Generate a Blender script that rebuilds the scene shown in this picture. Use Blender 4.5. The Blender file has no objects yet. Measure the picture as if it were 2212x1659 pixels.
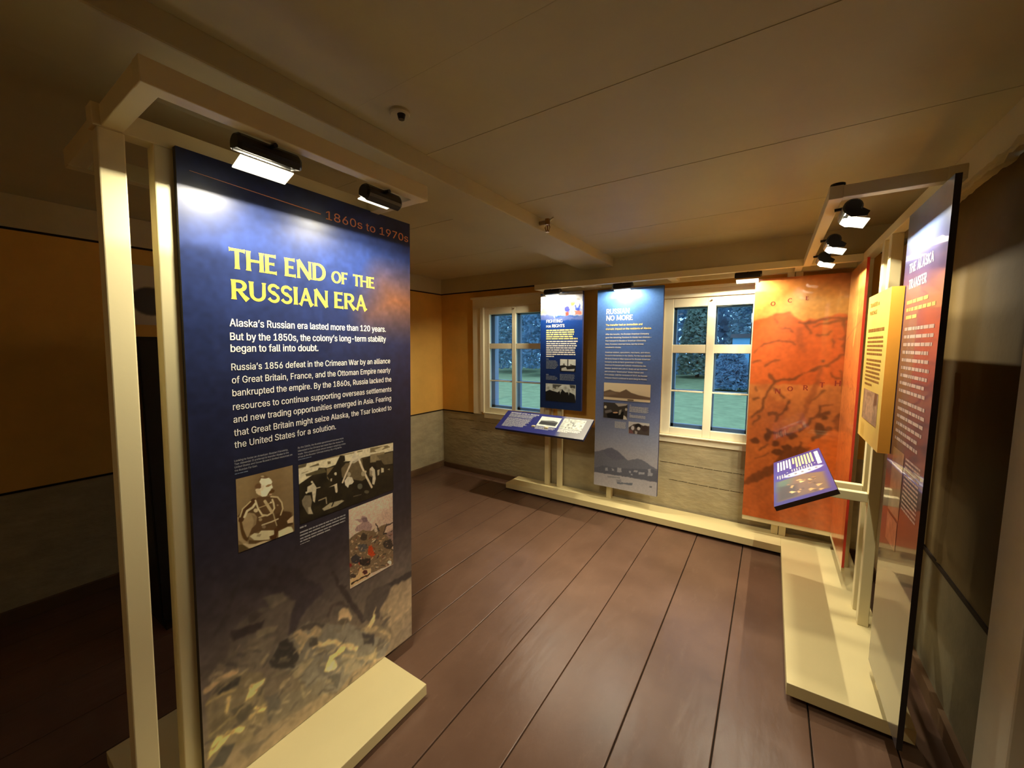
import bpy, math, random, os
import numpy as np
from mathutils import Vector, Matrix

# ------------------------------------------------------------------ camera, sky, exposure
sc = bpy.context.scene
COL = sc.collection
F_PX = 850.0                                   # focal length in pixels of the 2212 px wide frame
PITCH, YAW = math.radians(5.53), math.radians(33.4)
fwd = Vector((-math.sin(YAW) * math.cos(PITCH), math.cos(YAW) * math.cos(PITCH), -math.sin(PITCH)))
right = Vector((math.cos(YAW), math.sin(YAW), 0))
up = right.cross(fwd)
cd = bpy.data.cameras.new('camera')
cam = bpy.data.objects.new('camera', cd)
COL.objects.link(cam)
cd.sensor_width = 36.0
cd.lens = 36.0 * F_PX / 2212.0
cd.clip_start = 0.02
M = Matrix((right, up, -fwd)).transposed().to_4x4()
M.translation = (0, 0, 1.5)
cam.matrix_world = M
sc.camera = cam

vs = sc.view_settings
vs.view_transform = 'Standard'
vs.look = 'None'
vs.gamma = 1.0
vs.use_curve_mapping = False
vs.exposure = 0.0

w = bpy.data.worlds.new('dusk_sky')
sc.world = w
w.use_nodes = True
nt = w.node_tree
nt.nodes.clear()
wo = nt.nodes.new('ShaderNodeOutputWorld')
bg = nt.nodes.new('ShaderNodeBackground')
tc = nt.nodes.new('ShaderNodeTexCoord')
sx = nt.nodes.new('ShaderNodeSeparateXYZ')
rp = nt.nodes.new('ShaderNodeValToRGB')
rp.color_ramp.elements[0].position = 0.0
rp.color_ramp.elements[0].color = (0.30, 0.62, 1.0, 1)
rp.color_ramp.elements[1].position = 0.6
rp.color_ramp.elements[1].color = (0.42, 0.66, 1.0, 1)
nt.links.new(tc.outputs['Generated'], sx.inputs[0])
nt.links.new(sx.outputs['Z'], rp.inputs[0])
nt.links.new(rp.outputs[0], bg.inputs['Color'])
bg.inputs['Strength'].default_value = 3.0
nt.links.new(bg.outputs[0], wo.inputs['Surface'])
sc.cycles.max_bounces = 10
sc.cycles.diffuse_bounces = 6
sc.cycles.glossy_bounces = 5
sc.cycles.transparent_max_bounces = 24
sc.cycles.sample_clamp_indirect = 6.0
sc.cycles.use_denoising = True

LAMP_COL = (1.0, 0.92, 0.71)                   # halogen lamps
random.seed(5)
RNG = np.random.RandomState(7)

# lamp powers (W)
P_L1, P_L2 = 16.5, 13.5
P_B1, P_B2, P_B3 = 23.0, 24.0, 20.0
P_R1, P_R2, P_R3 = 21.0, 17.0, 18.0
P_FILL = 3.0  # unseen fill light added behind the visitor

# ------------------------------------------------------------------ helpers
def lin(c):
    c = np.asarray(c, float) / 255.0
    return np.where(c <= 0.04045, c / 12.92, ((c + 0.055) / 1.055) ** 2.4)

MATS = {}
def mat(name, col, rough=0.6, spec=0.5, metal=0.0, bump=0.0, bscale=20.0, var=0.0, vscale=6.0, stretch=(1, 1, 1), coat=0.0, coat_rough=0.1):
    """principled paint with procedural mottling (var) and a little relief (bump); col is sRGB 0-255"""
    if name in MATS:
        return MATS[name]
    m = bpy.data.materials.new(name)
    m.use_nodes = True
    t = m.node_tree
    b = t.nodes['Principled BSDF']
    b.inputs['Roughness'].default_value = rough
    b.inputs['Specular IOR Level'].default_value = spec
    b.inputs['Metallic'].default_value = metal
    b.inputs['Coat Weight'].default_value = coat
    b.inputs['Coat Roughness'].default_value = coat_rough
    L = [float(x) for x in lin(col)]
    b.inputs['Base Color'].default_value = (*L, 1)
    tc = t.nodes.new('ShaderNodeTexCoord')
    mp = t.nodes.new('ShaderNodeMapping')
    mp.inputs['Scale'].default_value = stretch
    t.links.new(tc.outputs['Object'], mp.inputs[0])
    if var > 0:
        n = t.nodes.new('ShaderNodeTexNoise')
        n.inputs['Scale'].default_value = vscale
        n.inputs['Detail'].default_value = 6
        n.inputs['Roughness'].default_value = 0.65
        t.links.new(mp.outputs[0], n.inputs['Vector'])
        r = t.nodes.new('ShaderNodeValToRGB')
        r.color_ramp.elements[0].position = 0.32
        r.color_ramp.elements[1].position = 0.68
        r.color_ramp.elements[0].color = (*[x * (1 - var) for x in L], 1)
        r.color_ramp.elements[1].color = (*[min(1, x * (1 + var)) for x in L], 1)
        t.links.new(n.outputs['Fac'], r.inputs[0])
        t.links.new(r.outputs[0], b.inputs['Base Color'])
    if bump > 0:
        n2 = t.nodes.new('ShaderNodeTexNoise')
        n2.inputs['Scale'].default_value = bscale
        n2.inputs['Detail'].default_value = 5
        t.links.new(mp.outputs[0], n2.inputs['Vector'])
        bp = t.nodes.new('ShaderNodeBump')
        bp.inputs['Strength'].default_value = bump
        bp.inputs['Distance'].default_value = 0.01
        t.links.new(n2.outputs['Fac'], bp.inputs['Height'])
        t.links.new(bp.outputs[0], b.inputs['Normal'])
    MATS[name] = m
    return m

def vcol_mat(name, rough=0.35, spec=0.5, coat=0.0, coat_rough=0.05):
    """printed graphic: the ink colour is a colour attribute"""
    if name in MATS:
        return MATS[name]
    m = bpy.data.materials.new(name)
    m.use_nodes = True
    t = m.node_tree
    b = t.nodes['Principled BSDF']
    a = t.nodes.new('ShaderNodeVertexColor')
    a.layer_name = 'ink'
    t.links.new(a.outputs['Color'], b.inputs['Base Color'])
    b.inputs['Roughness'].default_value = rough
    b.inputs['Specular IOR Level'].default_value = spec
    b.inputs['Coat Weight'].default_value = coat
    b.inputs['Coat Roughness'].default_value = coat_rough
    MATS[name] = m
    return m

class MB:
    """collects faces, built as ONE mesh object"""
    def __init__(self):
        self.v, self.f, self.mi = [], [], []
    def add(self, vs, fs, mi=0):
        o = len(self.v)
        self.v += [tuple(map(float, p)) for p in vs]
        self.f += [tuple(o + i for i in q) for q in fs]
        self.mi += [mi] * len(fs)
        return self
    def box(self, x0, x1, y0, y1, z0, z1, mi=0):
        vs = [(x0, y0, z0), (x1, y0, z0), (x1, y1, z0), (x0, y1, z0), (x0, y0, z1), (x1, y0, z1), (x1, y1, z1), (x0, y1, z1)]
        return self.add(vs, [(0, 3, 2, 1), (4, 5, 6, 7), (0, 1, 5, 4), (1, 2, 6, 5), (2, 3, 7, 6), (3, 0, 4, 7)], mi)
    def hexa(self, b, t, mi=0):
        """eight corners: bottom ring b (ccw from above) and top ring t"""
        return self.add(list(b) + list(t), [(3, 2, 1, 0), (4, 5, 6, 7), (0, 1, 5, 4), (1, 2, 6, 5), (2, 3, 7, 6), (3, 0, 4, 7)], mi)
    def tube(self, pts, r, n=10, mi=0, cap=True):
        pts = [Vector(p) for p in pts]
        rings = []
        for i, p in enumerate(pts):
            d = (pts[min(i + 1, len(pts) - 1)] - pts[max(i - 1, 0)]).normalized()
            a = d.orthogonal().normalized() if abs(d.z) > .9 else d.cross(Vector((0, 0, 1))).normalized()
            b = d.cross(a)
            rr = r[i] if isinstance(r, (list, tuple)) else r
            rings.append([p + a * rr * math.cos(2 * math.pi * k / n) + b * rr * math.sin(2 * math.pi * k / n) for k in range(n)])
        vs = [q for g in rings for q in g]
        fs = [(i * n + k, i * n + (k + 1) % n, (i + 1) * n + (k + 1) % n, (i + 1) * n + k) for i in range(len(pts) - 1) for k in range(n)]
        if cap:
            fs += [tuple(range(n - 1, -1, -1)), tuple((len(pts) - 1) * n + k for k in range(n))]
        return self.add(vs, fs, mi)
    def build(self, name, mats, parent=None, bevel=0.0, smooth=False):
        mats = mats if isinstance(mats, (list, tuple)) else [mats]
        org = Vector((0, 0, 0))
        if parent is not None:
            q = parent
            while q is not None:
                org += q.location
                q = q.parent
        me = bpy.data.meshes.new(name)
        me.from_pydata([(a - org.x, b - org.y, c - org.z) for a, b, c in self.v], [], self.f)
        for m in mats:
            me.materials.append(m)
        for p, i in zip(me.polygons, self.mi):
            p.material_index = i
            p.use_smooth = smooth
        me.update()
        o = bpy.data.objects.new(name, me)
        COL.objects.link(o)
        o.parent = parent
        if bevel > 0:
            md = o.modifiers.new('edge', 'BEVEL')
            md.width = bevel
            md.segments = 2
            md.limit_method = 'ANGLE'
        return o

def empty(name, loc, label, cat, group=None):
    o = bpy.data.objects.new(name, None)
    COL.objects.link(o)
    o.location = loc
    tag(o, label, cat, group)
    return o

def tag(o, label=None, cat=None, group=None, kind=None):
    if label: o['label'] = label
    if cat: o['category'] = cat
    if group: o['group'] = group
    if kind: o['kind'] = kind
    return o

def struct(o, label=None):
    o['kind'] = 'structure'
    if label: o['label'] = label
    return o

# ---- fonts: Blender's own interface font, the built-in one if it is missing
FONT = None
try:
    fp = os.path.join(bpy.utils.system_resource('DATAFILES'), 'fonts', 'Inter.woff2')
    FONT = bpy.data.fonts.load(fp)
except Exception:
    FONT = None
_TX = {}
def glyphs(s, bold=0.0):
    """flat outline mesh of a line of text: vertices, faces, width; cap height scaled to 1"""
    k = (s, bold)
    if k in _TX:
        return _TX[k]
    def mesh_of(t):
        cu = bpy.data.curves.new('line', 'FONT')
        cu.body = t
        if FONT: cu.font = FONT
        cu.size = 1.0
        cu.resolution_u = 3
        cu.offset = bold
        ob = bpy.data.objects.new('line', cu)
        COL.objects.link(ob)
        dg = bpy.context.evaluated_depsgraph_get()
        dg.update()
        me = bpy.data.meshes.new_from_object(ob.evaluated_get(dg))
        v = [tuple(q.co) for q in me.vertices]
        f = [tuple(p.vertices) for p in me.polygons]
        bpy.data.objects.remove(ob)
        bpy.data.curves.remove(cu)
        bpy.data.meshes.remove(me)
        return v, f
    if 'H' not in _TX:
        _TX['H'] = 1
        hv, _ = mesh_of('H')
        _TX['cap'] = max(q[1] for q in hv) - min(q[1] for q in hv)
    v, f = mesh_of(s)
    cap = _TX['cap']
    x0 = min(q[0] for q in v)
    v = [((q[0] - x0) / cap, q[1] / cap) for q in v]
    _TX[k] = (v, f, max(q[0] for q in v))
    return _TX[k]

# ---- flared display capitals for the headings: every letter is a list of strokes (path, widths)
def arc(cx, cy, rx, ry, a0, a1, n=14):
    return [(cx + rx * math.cos(math.radians(a0 + (a1 - a0) * i / n)), cy + ry * math.sin(math.radians(a0 + (a1 - a0) * i / n))) for i in range(n + 1)]
def stem(x0, y0, x1, y1, w=.19, fl=.26):
    ts = (0, .06, .18, .82, .94, 1)
    return ([(x0 + (x1 - x0) * t, y0 + (y1 - y0) * t) for t in ts], [fl, w * 1.12, w, w, w * 1.12, fl])
def bar(x0, y0, x1, y1, w=.12, fl=.20):
    ts = (0, .5, .85, 1)
    return ([(x0 + (x1 - x0) * t, y0 + (y1 - y0) * t) for t in ts], [w, w, w * 1.1, fl])
LET = {
 'T': (.78, [stem(.39, 0, .39, 1), bar(.39, .94, .02, .93, .12, .20), bar(.39, .94, .76, .93, .12, .20)]),
 'H': (.92, [stem(.13, 0, .13, 1), stem(.79, 0, .79, 1), ([(.13, .52), (.79, .52)], [.12, .12])]),
 'E': (.68, [stem(.13, 0, .13, 1), bar(.13, .94, .60, .94), bar(.13, .52, .52, .52, .11, .16), bar(.13, .06, .64, .06)]),
 'F': (.64, [stem(.13, 0, .13, 1), bar(.13, .94, .60, .94), bar(.13, .50, .52, .50, .11, .16)]),
 'N': (.94, [stem(.12, 0, .12, 1, .14, .22), stem(.82, 0, .82, 1, .14, .22), ([(.10, 1), (.84, 0)], [.22, .22])]),
 'D': (.88, [stem(.13, 0, .13, 1), ([(.13, .94), (.36, .94)] + arc(.36, .5, .42, .44, 90, -90) + [(.13, .06)], [.12, .12] + [.12 + .08 * math.sin(math.pi * i / 14) for i in range(15)] + [.12])]),
 'O': (.96, [(arc(.48, .5, .38, .44, 90, 450, 28), [.12 + .08 * abs(math.sin(2 * math.pi * i / 28)) for i in range(29)])]),
 'R': (.82, [stem(.13, 0, .13, 1), ([(.13, .94), (.36, .94)] + arc(.38, .715, .27, .225, 90, -90) + [(.13, .49)], [.12, .12] + [.12 + .07 * math.sin(math.pi * i / 14) for i in range(15)] + [.12]), ([(.36, .49), (.58, .2), (.78, .0)], [.16, .18, .25])]),
 'U': (.90, [([(.12, 1), (.12, .9), (.13, .4)] + arc(.44, .36, .31, .30, 180, 360) + [(.76, .9), (.76, 1)], [.25, .19, .19] + [.18 - .04 * math.sin(math.pi * i / 14) for i in range(15)] + [.14, .22])]),
 'S': (.68, [([(.58, .78), (.56, .86)] + arc(.34, .735, .23, .205, 40, 230, 10) + [(.34, .52)] + arc(.34, .265, .24, .205, 62, -140, 10) + [(.08, .22)], [.17, .13] + [.13 + .03 * math.sin(math.pi * i / 10) for i in range(11)] + [.20] + [.16 - .03 * abs(math.cos(math.pi * i / 10)) for i in range(11)] + [.17])]),
 'I': (.30, [stem(.15, 0, .15, 1)]),
 'A': (.90, [([(.08, 0), (.16, .12), (.44, .98)], [.22, .13, .14]), ([(.42, 1), (.72, .12), (.82, 0)], [.16, .19, .27]), ([(.22, .32), (.66, .32)], [.11, .11])]),
 'L': (.64, [stem(.13, 0, .13, 1), bar(.13, .06, .60, .06)]),
 'K': (.84, [stem(.13, 0, .13, 1), bar(.2, .5, .70, .96, .13, .2), ([(.30, .56), (.55, .25), (.78, .0)], [.15, .18, .26])]),
 'M': (1.1, [stem(.12, 0, .15, 1, .13, .22), stem(.98, 0, .95, 1, .18, .25), ([(.15, 1), (.55, .12)], [.19, .17]), ([(.55, .12), (.95, 1)], [.13, .15])]),
 'G': (.92, [(arc(.48, .5, .38, .44, 40, 318, 24), [.17] + [.12 + .08 * abs(math.sin(math.radians(40 + 278 * i / 24 - 90))) for i in range(1, 25)]), stem(.80, .08, .80, .46, .17, .2)]),
 'P': (.74, [stem(.13, 0, .13, 1), ([(.13, .94), (.36, .94)] + arc(.38, .70, .27, .24, 90, -90) + [(.13, .46)], [.12, .12] + [.12 + .07 * math.sin(math.pi * i / 14) for i in range(15)] + [.12])]),
 'C': (.84, [(arc(.48, .5, .38, .44, 42, 318, 24), [.18] + [.12 + .08 * abs(math.sin(math.radians(42 + 276 * i / 24 - 90))) for i in range(1, 24)] + [.15])]),
 'X': (.86, [([(.08, 1), (.78, 0)], [.24, .24]), ([(.76, 1), (.10, 0)], [.17, .17])]),
 'Y': (.82, [([(.06, 1), (.41, .48)], [.24, .19]), ([(.76, 1), (.41, .48)], [.19, .15]), stem(.41, 0, .41, .52, .19, .24)]),
 ' ': (.34, []),
}
def strip(path, widths):
    n = len(path)
    L, R = [], []
    for i, p in enumerate(path):
        a, b = path[max(0, i - 1)], path[min(n - 1, i + 1)]
        if n > 6 and path[0] == path[-1] and i in (0, n - 1): a, b = path[-2], path[1]
        dx, dy = b[0] - a[0], b[1] - a[1]
        d = math.hypot(dx, dy) or 1
        h = widths[i] / 2
        L.append((p[0] - dy / d * h, p[1] + dx / d * h))
        R.append((p[0] + dy / d * h, p[1] - dx / d * h))
    return L + R, [(n + i, n + i + 1, i + 1, i) for i in range(n - 1)]
def flared(s, small=.72):
    """heading in flared capitals; words in lower case come out as small capitals"""
    v, f, x = [], [], 0.0
    for ch in s:
        k = small if ch.islower() else 1.0
        adv, strokes = LET[ch.upper()]
        for n, (path, ws) in enumerate(strokes):
            pv, pf = strip(path, [q * 1.06 for q in ws])
            o = len(v)
            v += [(x + a * k, b * k, .00012 * n) for a, b in pv]
            f += [tuple(o + i for i in q) for q in pf]
        x += (adv + .03) * k
    return v, f, max(q[0] for q in v)

# ---- printing onto a surface: a frame is (origin, along, upwards, outwards)
class Sheet:
    """a printed face: origin O, unit-ish directions U (reading direction), V (up), outward normal N"""
    def __init__(self, O, U, V):
        self.O, self.U, self.V = Vector(O), Vector(U), Vector(V)
        self.N = self.U.cross(self.V).normalized()
    def at(self, s, t, d=0.0):
        return self.O + self.U * s + self.V * t + self.N * d

def text(sheet, name, lines, m, parent, lift=.0006):
    """lines: (string, s0, s1, baseline t, cap height, style); style: bold amount, or 'flared'; s1 None keeps natural width"""
    b = MB()
    for (s, s0, s1, t, cap, st) in lines:
        v, f, wd = flared(s) if st == 'flared' else glyphs(s)
        kx = cap if s1 is None else (s1 - s0) / wd
        for k, (dx, dy) in enumerate([(0, 0)] if st == 'flared' or not st else [(-st, -st * .5), (st, -st * .5), (-st, st * .5), (st, st * .5)]):   # heavier weights are overprinted
            b.add([sheet.at(s0 + (q[0] + dx) * kx, t + (q[1] + dy) * cap, lift + .00012 * k + (q[2] if len(q) > 2 else 0)) for q in v], f)
    return b.build(name, m, parent)

def bars(sheet, name, lines, m, parent, lift=.0006):
    """small print too blurred to read in the photograph: rows of word-long dashes. lines: (s0, s1, baseline, height)"""
    b = MB()
    for (s0, s1, t, h) in lines:
        s = s0
        while s < s1 - h * .4:
            wl = min(h * random.choice((1.6, 2.4, 3.2, 4.2, 5.5)), s1 - s)
            b.add([sheet.at(s, t, lift), sheet.at(s + wl, t, lift), sheet.at(s + wl, t + h, lift), sheet.at(s, t + h, lift)], [(0, 1, 2, 3)])
            s += wl + h * .45
    return b.build(name, m, parent)

# ---- painter for printed pictures
class Paint:
    def __init__(self, w, h, step):
        self.w, self.h = w, h
        self.nx, self.ny = max(2, int(round(w / step)) + 1), max(2, int(round(h / step)) + 1)
        self.X, self.Y = np.meshgrid(np.linspace(0, w, self.nx) * 1000, np.linspace(0, h, self.ny) * 1000)   # mm
        self.C = np.zeros((self.ny, self.nx, 3))
        self.WX = self.WY = None
    def fill(self, c):
        self.C[:] = c
        return self
    def ramp(self, stops):
        t = self.Y / 1000
        ts = [a for a, _ in stops]
        for k in range(3):
            self.C[..., k] = np.interp(t, ts, [c[k] for _, c in stops])
        return self
    def noise(self, scale, amp, octaves=3):
        """smooth value noise, scale in mm"""
        for o in range(octaves):
            s = scale / 2 ** o
            gx, gy = int(self.w * 1000 / s) + 3, int(self.h * 1000 / s) + 3
            g = RNG.uniform(-1, 1, (gy, gx))
            fx, fy = self.X / s, self.Y / s
            ix, iy = fx.astype(int), fy.astype(int)
            ux, uy = fx - ix, fy - iy
            ux, uy = ux * ux * (3 - 2 * ux), uy * uy * (3 - 2 * uy)
            n = (g[iy, ix] * (1 - ux) + g[iy, ix + 1] * ux) * (1 - uy) + (g[iy + 1, ix] * (1 - ux) + g[iy + 1, ix + 1] * ux) * uy
            self.C *= (1 + n * amp / 2 ** o)[..., None]
        return self
    def warp(self, scale, amp):
        """makes the edges of the following shapes uneven, like brushwork (mm)"""
        keep = self.C
        D = []
        for _ in range(2):
            self.C = np.ones_like(keep)
            self.noise(scale, .5, 2)
            D.append((self.C[..., 0] - 1) * 2 * amp)
        self.C = keep
        self.WX, self.WY = D
        return self
    def _blend(self, sl, a, c):
        a = a[..., None]
        self.C[sl] = self.C[sl] * (1 - a) + np.asarray(c, float) * a
    def shapes(self, lst, dx=0, dy=0):
        for kind, c, soft, al, wd, pts in lst:
            P = np.array(pts, float) + (dx, dy)
            m = soft + (wd if kind == 'l' else 0) + 2
            sx, sy = self.w * 1000 / (self.nx - 1), self.h * 1000 / (self.ny - 1)
            i0, i1 = max(0, int((P[:, 0].min() - m) / sx)), min(self.nx, int((P[:, 0].max() + m) / sx) + 2)
            j0, j1 = max(0, int((P[:, 1].min() - m) / sy)), min(self.ny, int((P[:, 1].max() + m) / sy) + 2)
            if i1 <= i0 or j1 <= j0: continue
            sl = (slice(j0, j1), slice(i0, i1))
            X, Y = self.X[sl], self.Y[sl]
            if self.WX is not None: X, Y = X + self.WX[sl], Y + self.WY[sl]
            d = np.full(X.shape, 1e9)
            inside = np.zeros(X.shape, bool)
            n = len(P)
            for k in range(n if kind == 'p' else n - 1):
                (ax, ay), (bx, by) = P[k], P[(k + 1) % n]
                ex, ey = bx - ax, by - ay
                L2 = ex * ex + ey * ey or 1e-9
                t = np.clip(((X - ax) * ex + (Y - ay) * ey) / L2, 0, 1)
                d = np.minimum(d, np.hypot(X - ax - t * ex, Y - ay - t * ey))
                if kind == 'p' and ay != by:
                    inside ^= ((ay > Y) != (by > Y)) & (X < ex * (Y - ay) / (by - ay) + ax)
            d = np.where(inside, -d, d) if kind == 'p' else d - wd / 2
            self._blend(sl, np.clip(.5 - d / max(soft, .6), 0, 1) * al, c)
        return self
    def soften(self, n=1):
        for _ in range(n):
            P = np.pad(self.C, ((1, 1), (1, 1), (0, 0)), 'edge')
            self.C = (P[1:-1, 1:-1] * 4 + P[:-2, 1:-1] + P[2:, 1:-1] + P[1:-1, :-2] + P[1:-1, 2:]) / 8
        return self
    def ink(self, k=1.0, warm=(1, 1, 1), kt=None):
        """ink reflectance: picture values divided by the brightness the print is seen at"""
        if kt: k = np.interp(self.Y / 1000, *kt)[..., None]  # kt tones the ink by height to offset lamp falloff
        a = lin(np.clip(self.C, 0, 255)) / (k * np.asarray(warm))
        return np.clip(a, 0.002, 0.9)

def picture(sheet, name, paint, ink, m, parent, s0=0.0, t0=0.0, lift=.0, edge=None, thick=0.0):
    """the painted grid as a mesh on the sheet; with thick, also the board's back and edges"""
    nx, ny = paint.nx, paint.ny
    V = [sheet.at(s0 + x / 1000, t0 + y / 1000, lift) for y in paint.Y[:, 0] for x in paint.X[0]]
    b = MB()
    b.add(V, [(j * nx + i, j * nx + i + 1, (j + 1) * nx + i + 1, (j + 1) * nx + i) for j in range(ny - 1) for i in range(nx - 1)], 0)
    nv = len(V)
    if thick:
        c = [(s0, t0), (s0 + paint.w, t0), (s0 + paint.w, t0 + paint.h), (s0, t0 + paint.h)]
        fr = [sheet.at(s, t, lift) for s, t in c]
        bk = [sheet.at(s, t, lift - thick) for s, t in c]
        b.add(fr + bk, [(7, 6, 5, 4)] + [(i, i + 4, (i + 1) % 4 + 4, (i + 1) % 4) for i in range(4)], 1)
    o = b.build(name, [m, edge] if thick else m, parent)
    at = o.data.color_attributes.new('ink', 'FLOAT_COLOR', 'POINT')
    buf = np.ones((len(b.v), 4), np.float32)
    buf[:nv, :3] = ink.reshape(-1, 3)
    at.data.foreach_set('color', buf.ravel())
    return o

# ------------------------------------------------------------------ materials
CREAM = mat('cream_metal_paint', (228, 214, 166), .42, .4, bump=.02, bscale=60)
SLABP = mat('cream_slab_paint', (216, 198, 144), .38, .4, var=.03, vscale=3)
OCHRE = mat('ochre_wall_paper', (224, 174, 84), .75, .3, var=.10, vscale=2.2, bump=.25, bscale=9)
GREYW = mat('grey_canvas_wainscot', (172, 158, 122), .8, .3, var=.14, vscale=5, bump=.5, bscale=14, stretch=(1, 1, 2.2))
FRIEZE = mat('frieze_paint', (196, 184, 142), .65, .3, var=.06, vscale=3, bump=.15, bscale=8)
CEILP = mat('ceiling_paint', (190, 180, 138), .55, .4, var=.06, vscale=1.6, bump=.12, bscale=5)
TRIMW = mat('window_trim_paint', (240, 230, 196), .45, .4, var=.04, vscale=4, bump=.06, bscale=20)
DARKLINE = mat('dark_gap', (38, 26, 14), .8, .2, var=.2)
BASEB = mat('brown_baseboard_paint', (104, 78, 52), .5, .4, var=.12, vscale=6)
BLACK = mat('black_lamp_enamel', (22, 21, 19), .35, .5, bump=.02)
EDGE = mat('dark_board_edge', (40, 36, 34), .5, .4, var=.1)
EDGEB = mat('blue_board_edge', (38, 44, 84), .5, .4, var=.1)
PRINT = vcol_mat('matte_print', .38, .4)
GLOSS = vcol_mat('acrylic_faced_print', .30, .5, coat=1.0, coat_rough=.035)
SATIN = vcol_mat('satin_print', .36, .38)
WHITE = mat('white_ink', (248, 244, 234), .4, .4, var=.01)
YELLOW = mat('yellow_ink', (250, 214, 74), .4, .4, var=.01)
COPPER = mat('copper_ink', (255, 164, 104), .4, .4, var=.01)
PALEY = mat('pale_yellow_ink', (246, 230, 150), .4, .4, var=.01)
GREYINK = mat('grey_ink', (176, 176, 178), .4, .4, var=.01)
DIMINK = mat('dim_blue_grey_ink', (112, 122, 142), .4, .4, var=.01)
BROWNINK = mat('brown_ink', (150, 100, 30), .5, .3, var=.01)
REDINK = mat('dark_red_ink', (120, 42, 26), .5, .3, var=.01)
MAUVEINK = mat('pale_mauve_ink', (206, 176, 160), .45, .4, var=.01)
SANDINK = mat('sand_ink', (244, 190, 112), .45, .4, var=.01)
BRASS = mat('brass_fitting', (150, 118, 70), .3, .5, metal=.9)
STEEL = mat('steel_fitting', (190, 186, 178), .25, .5, metal=.95)

def floor_mat():
    m = mat('brown_floor_paint', (110, 80, 62), .3, .28)
    t = m.node_tree
    b = t.nodes['Principled BSDF']
    tc = t.nodes.new('ShaderNodeTexCoord')
    n = t.nodes.new('ShaderNodeTexNoise'); n.inputs['Scale'].default_value = 1.7; n.inputs['Detail'].default_value = 8; n.inputs['Roughness'].default_value = .6
    t.links.new(tc.outputs['Object'], n.inputs['Vector'])
    r = t.nodes.new('ShaderNodeValToRGB')
    a, c = lin((90, 66, 51)), lin((110, 82, 64))
    r.color_ramp.elements[0].position = .35; r.color_ramp.elements[0].color = (*a, 1)
    r.color_ramp.elements[1].position = .7; r.color_ramp.elements[1].color = (*c, 1)
    t.links.new(n.outputs['Fac'], r.inputs[0])
    # worn pale scuffs, stretched along the boards
    mp = t.nodes.new('ShaderNodeMapping'); mp.inputs['Scale'].default_value = (9, 2.6, 1)
    t.links.new(tc.outputs['Object'], mp.inputs[0])
    n2 = t.nodes.new('ShaderNodeTexNoise'); n2.inputs['Scale'].default_value = 2.0; n2.inputs['Detail'].default_value = 9; n2.inputs['Roughness'].default_value = .72
    t.links.new(mp.outputs[0], n2.inputs['Vector'])
    r2 = t.nodes.new('ShaderNodeValToRGB')
    r2.color_ramp.elements[0].position = .56; r2.color_ramp.elements[0].color = (0, 0, 0, 1)
    r2.color_ramp.elements[1].position = .82; r2.color_ramp.elements[1].color = (.30, .30, .30, 1)
    t.links.new(n2.outputs['Fac'], r2.inputs[0])
    mx = t.nodes.new('ShaderNodeMix'); mx.data_type = 'RGBA'
    t.links.new(r2.outputs[0], mx.inputs['Factor'])
    t.links.new(r.outputs[0], mx.inputs[6])
    mx.inputs[7].default_value = (*lin((140, 112, 92)), 1)
    t.links.new(mx.outputs[2], b.inputs['Base Color'])
    # uneven gloss and brushed relief of thick paint
    rr = t.nodes.new('ShaderNodeMapRange'); rr.inputs['To Min'].default_value = .22; rr.inputs['To Max'].default_value = .42
    t.links.new(n.outputs['Fac'], rr.inputs['Value'])
    t.links.new(rr.outputs[0], b.inputs['Roughness'])
    n3 = t.nodes.new('ShaderNodeTexNoise'); n3.inputs['Scale'].default_value = 7; n3.inputs['Detail'].default_value = 7
    mp3 = t.nodes.new('ShaderNodeMapping'); mp3.inputs['Scale'].default_value = (2.4, .8, 1)
    t.links.new(tc.outputs['Object'], mp3.inputs[0]); t.links.new(mp3.outputs[0], n3.inputs['Vector'])
    bp = t.nodes.new('ShaderNodeBump'); bp.inputs['Strength'].default_value = .28; bp.inputs['Distance'].default_value = .008
    t.links.new(n3.outputs['Fac'], bp.inputs['Height']); t.links.new(bp.outputs[0], b.inputs['Normal'])
    return m
FLOORP = floor_mat()

def glass_mat():
    m = bpy.data.materials.new('window_glass')
    m.use_nodes = True
    t = m.node_tree
    t.nodes.clear()
    o = t.nodes.new('ShaderNodeOutputMaterial')
    mx = t.nodes.new('ShaderNodeMixShader')
    fr = t.nodes.new('ShaderNodeFresnel'); fr.inputs['IOR'].default_value = 1.45
    tr = t.nodes.new('ShaderNodeBsdfTransparent'); tr.inputs['Color'].default_value = (.90, .95, .97, 1)
    gl = t.nodes.new('ShaderNodeBsdfGlossy'); gl.inputs['Roughness'].default_value = .02
    t.links.new(fr.outputs[0], mx.inputs[0]); t.links.new(tr.outputs[0], mx.inputs[1]); t.links.new(gl.outputs[0], mx.inputs[2])
    t.links.new(mx.outputs[0], o.inputs['Surface'])
    return m
GLASS = glass_mat()

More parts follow.
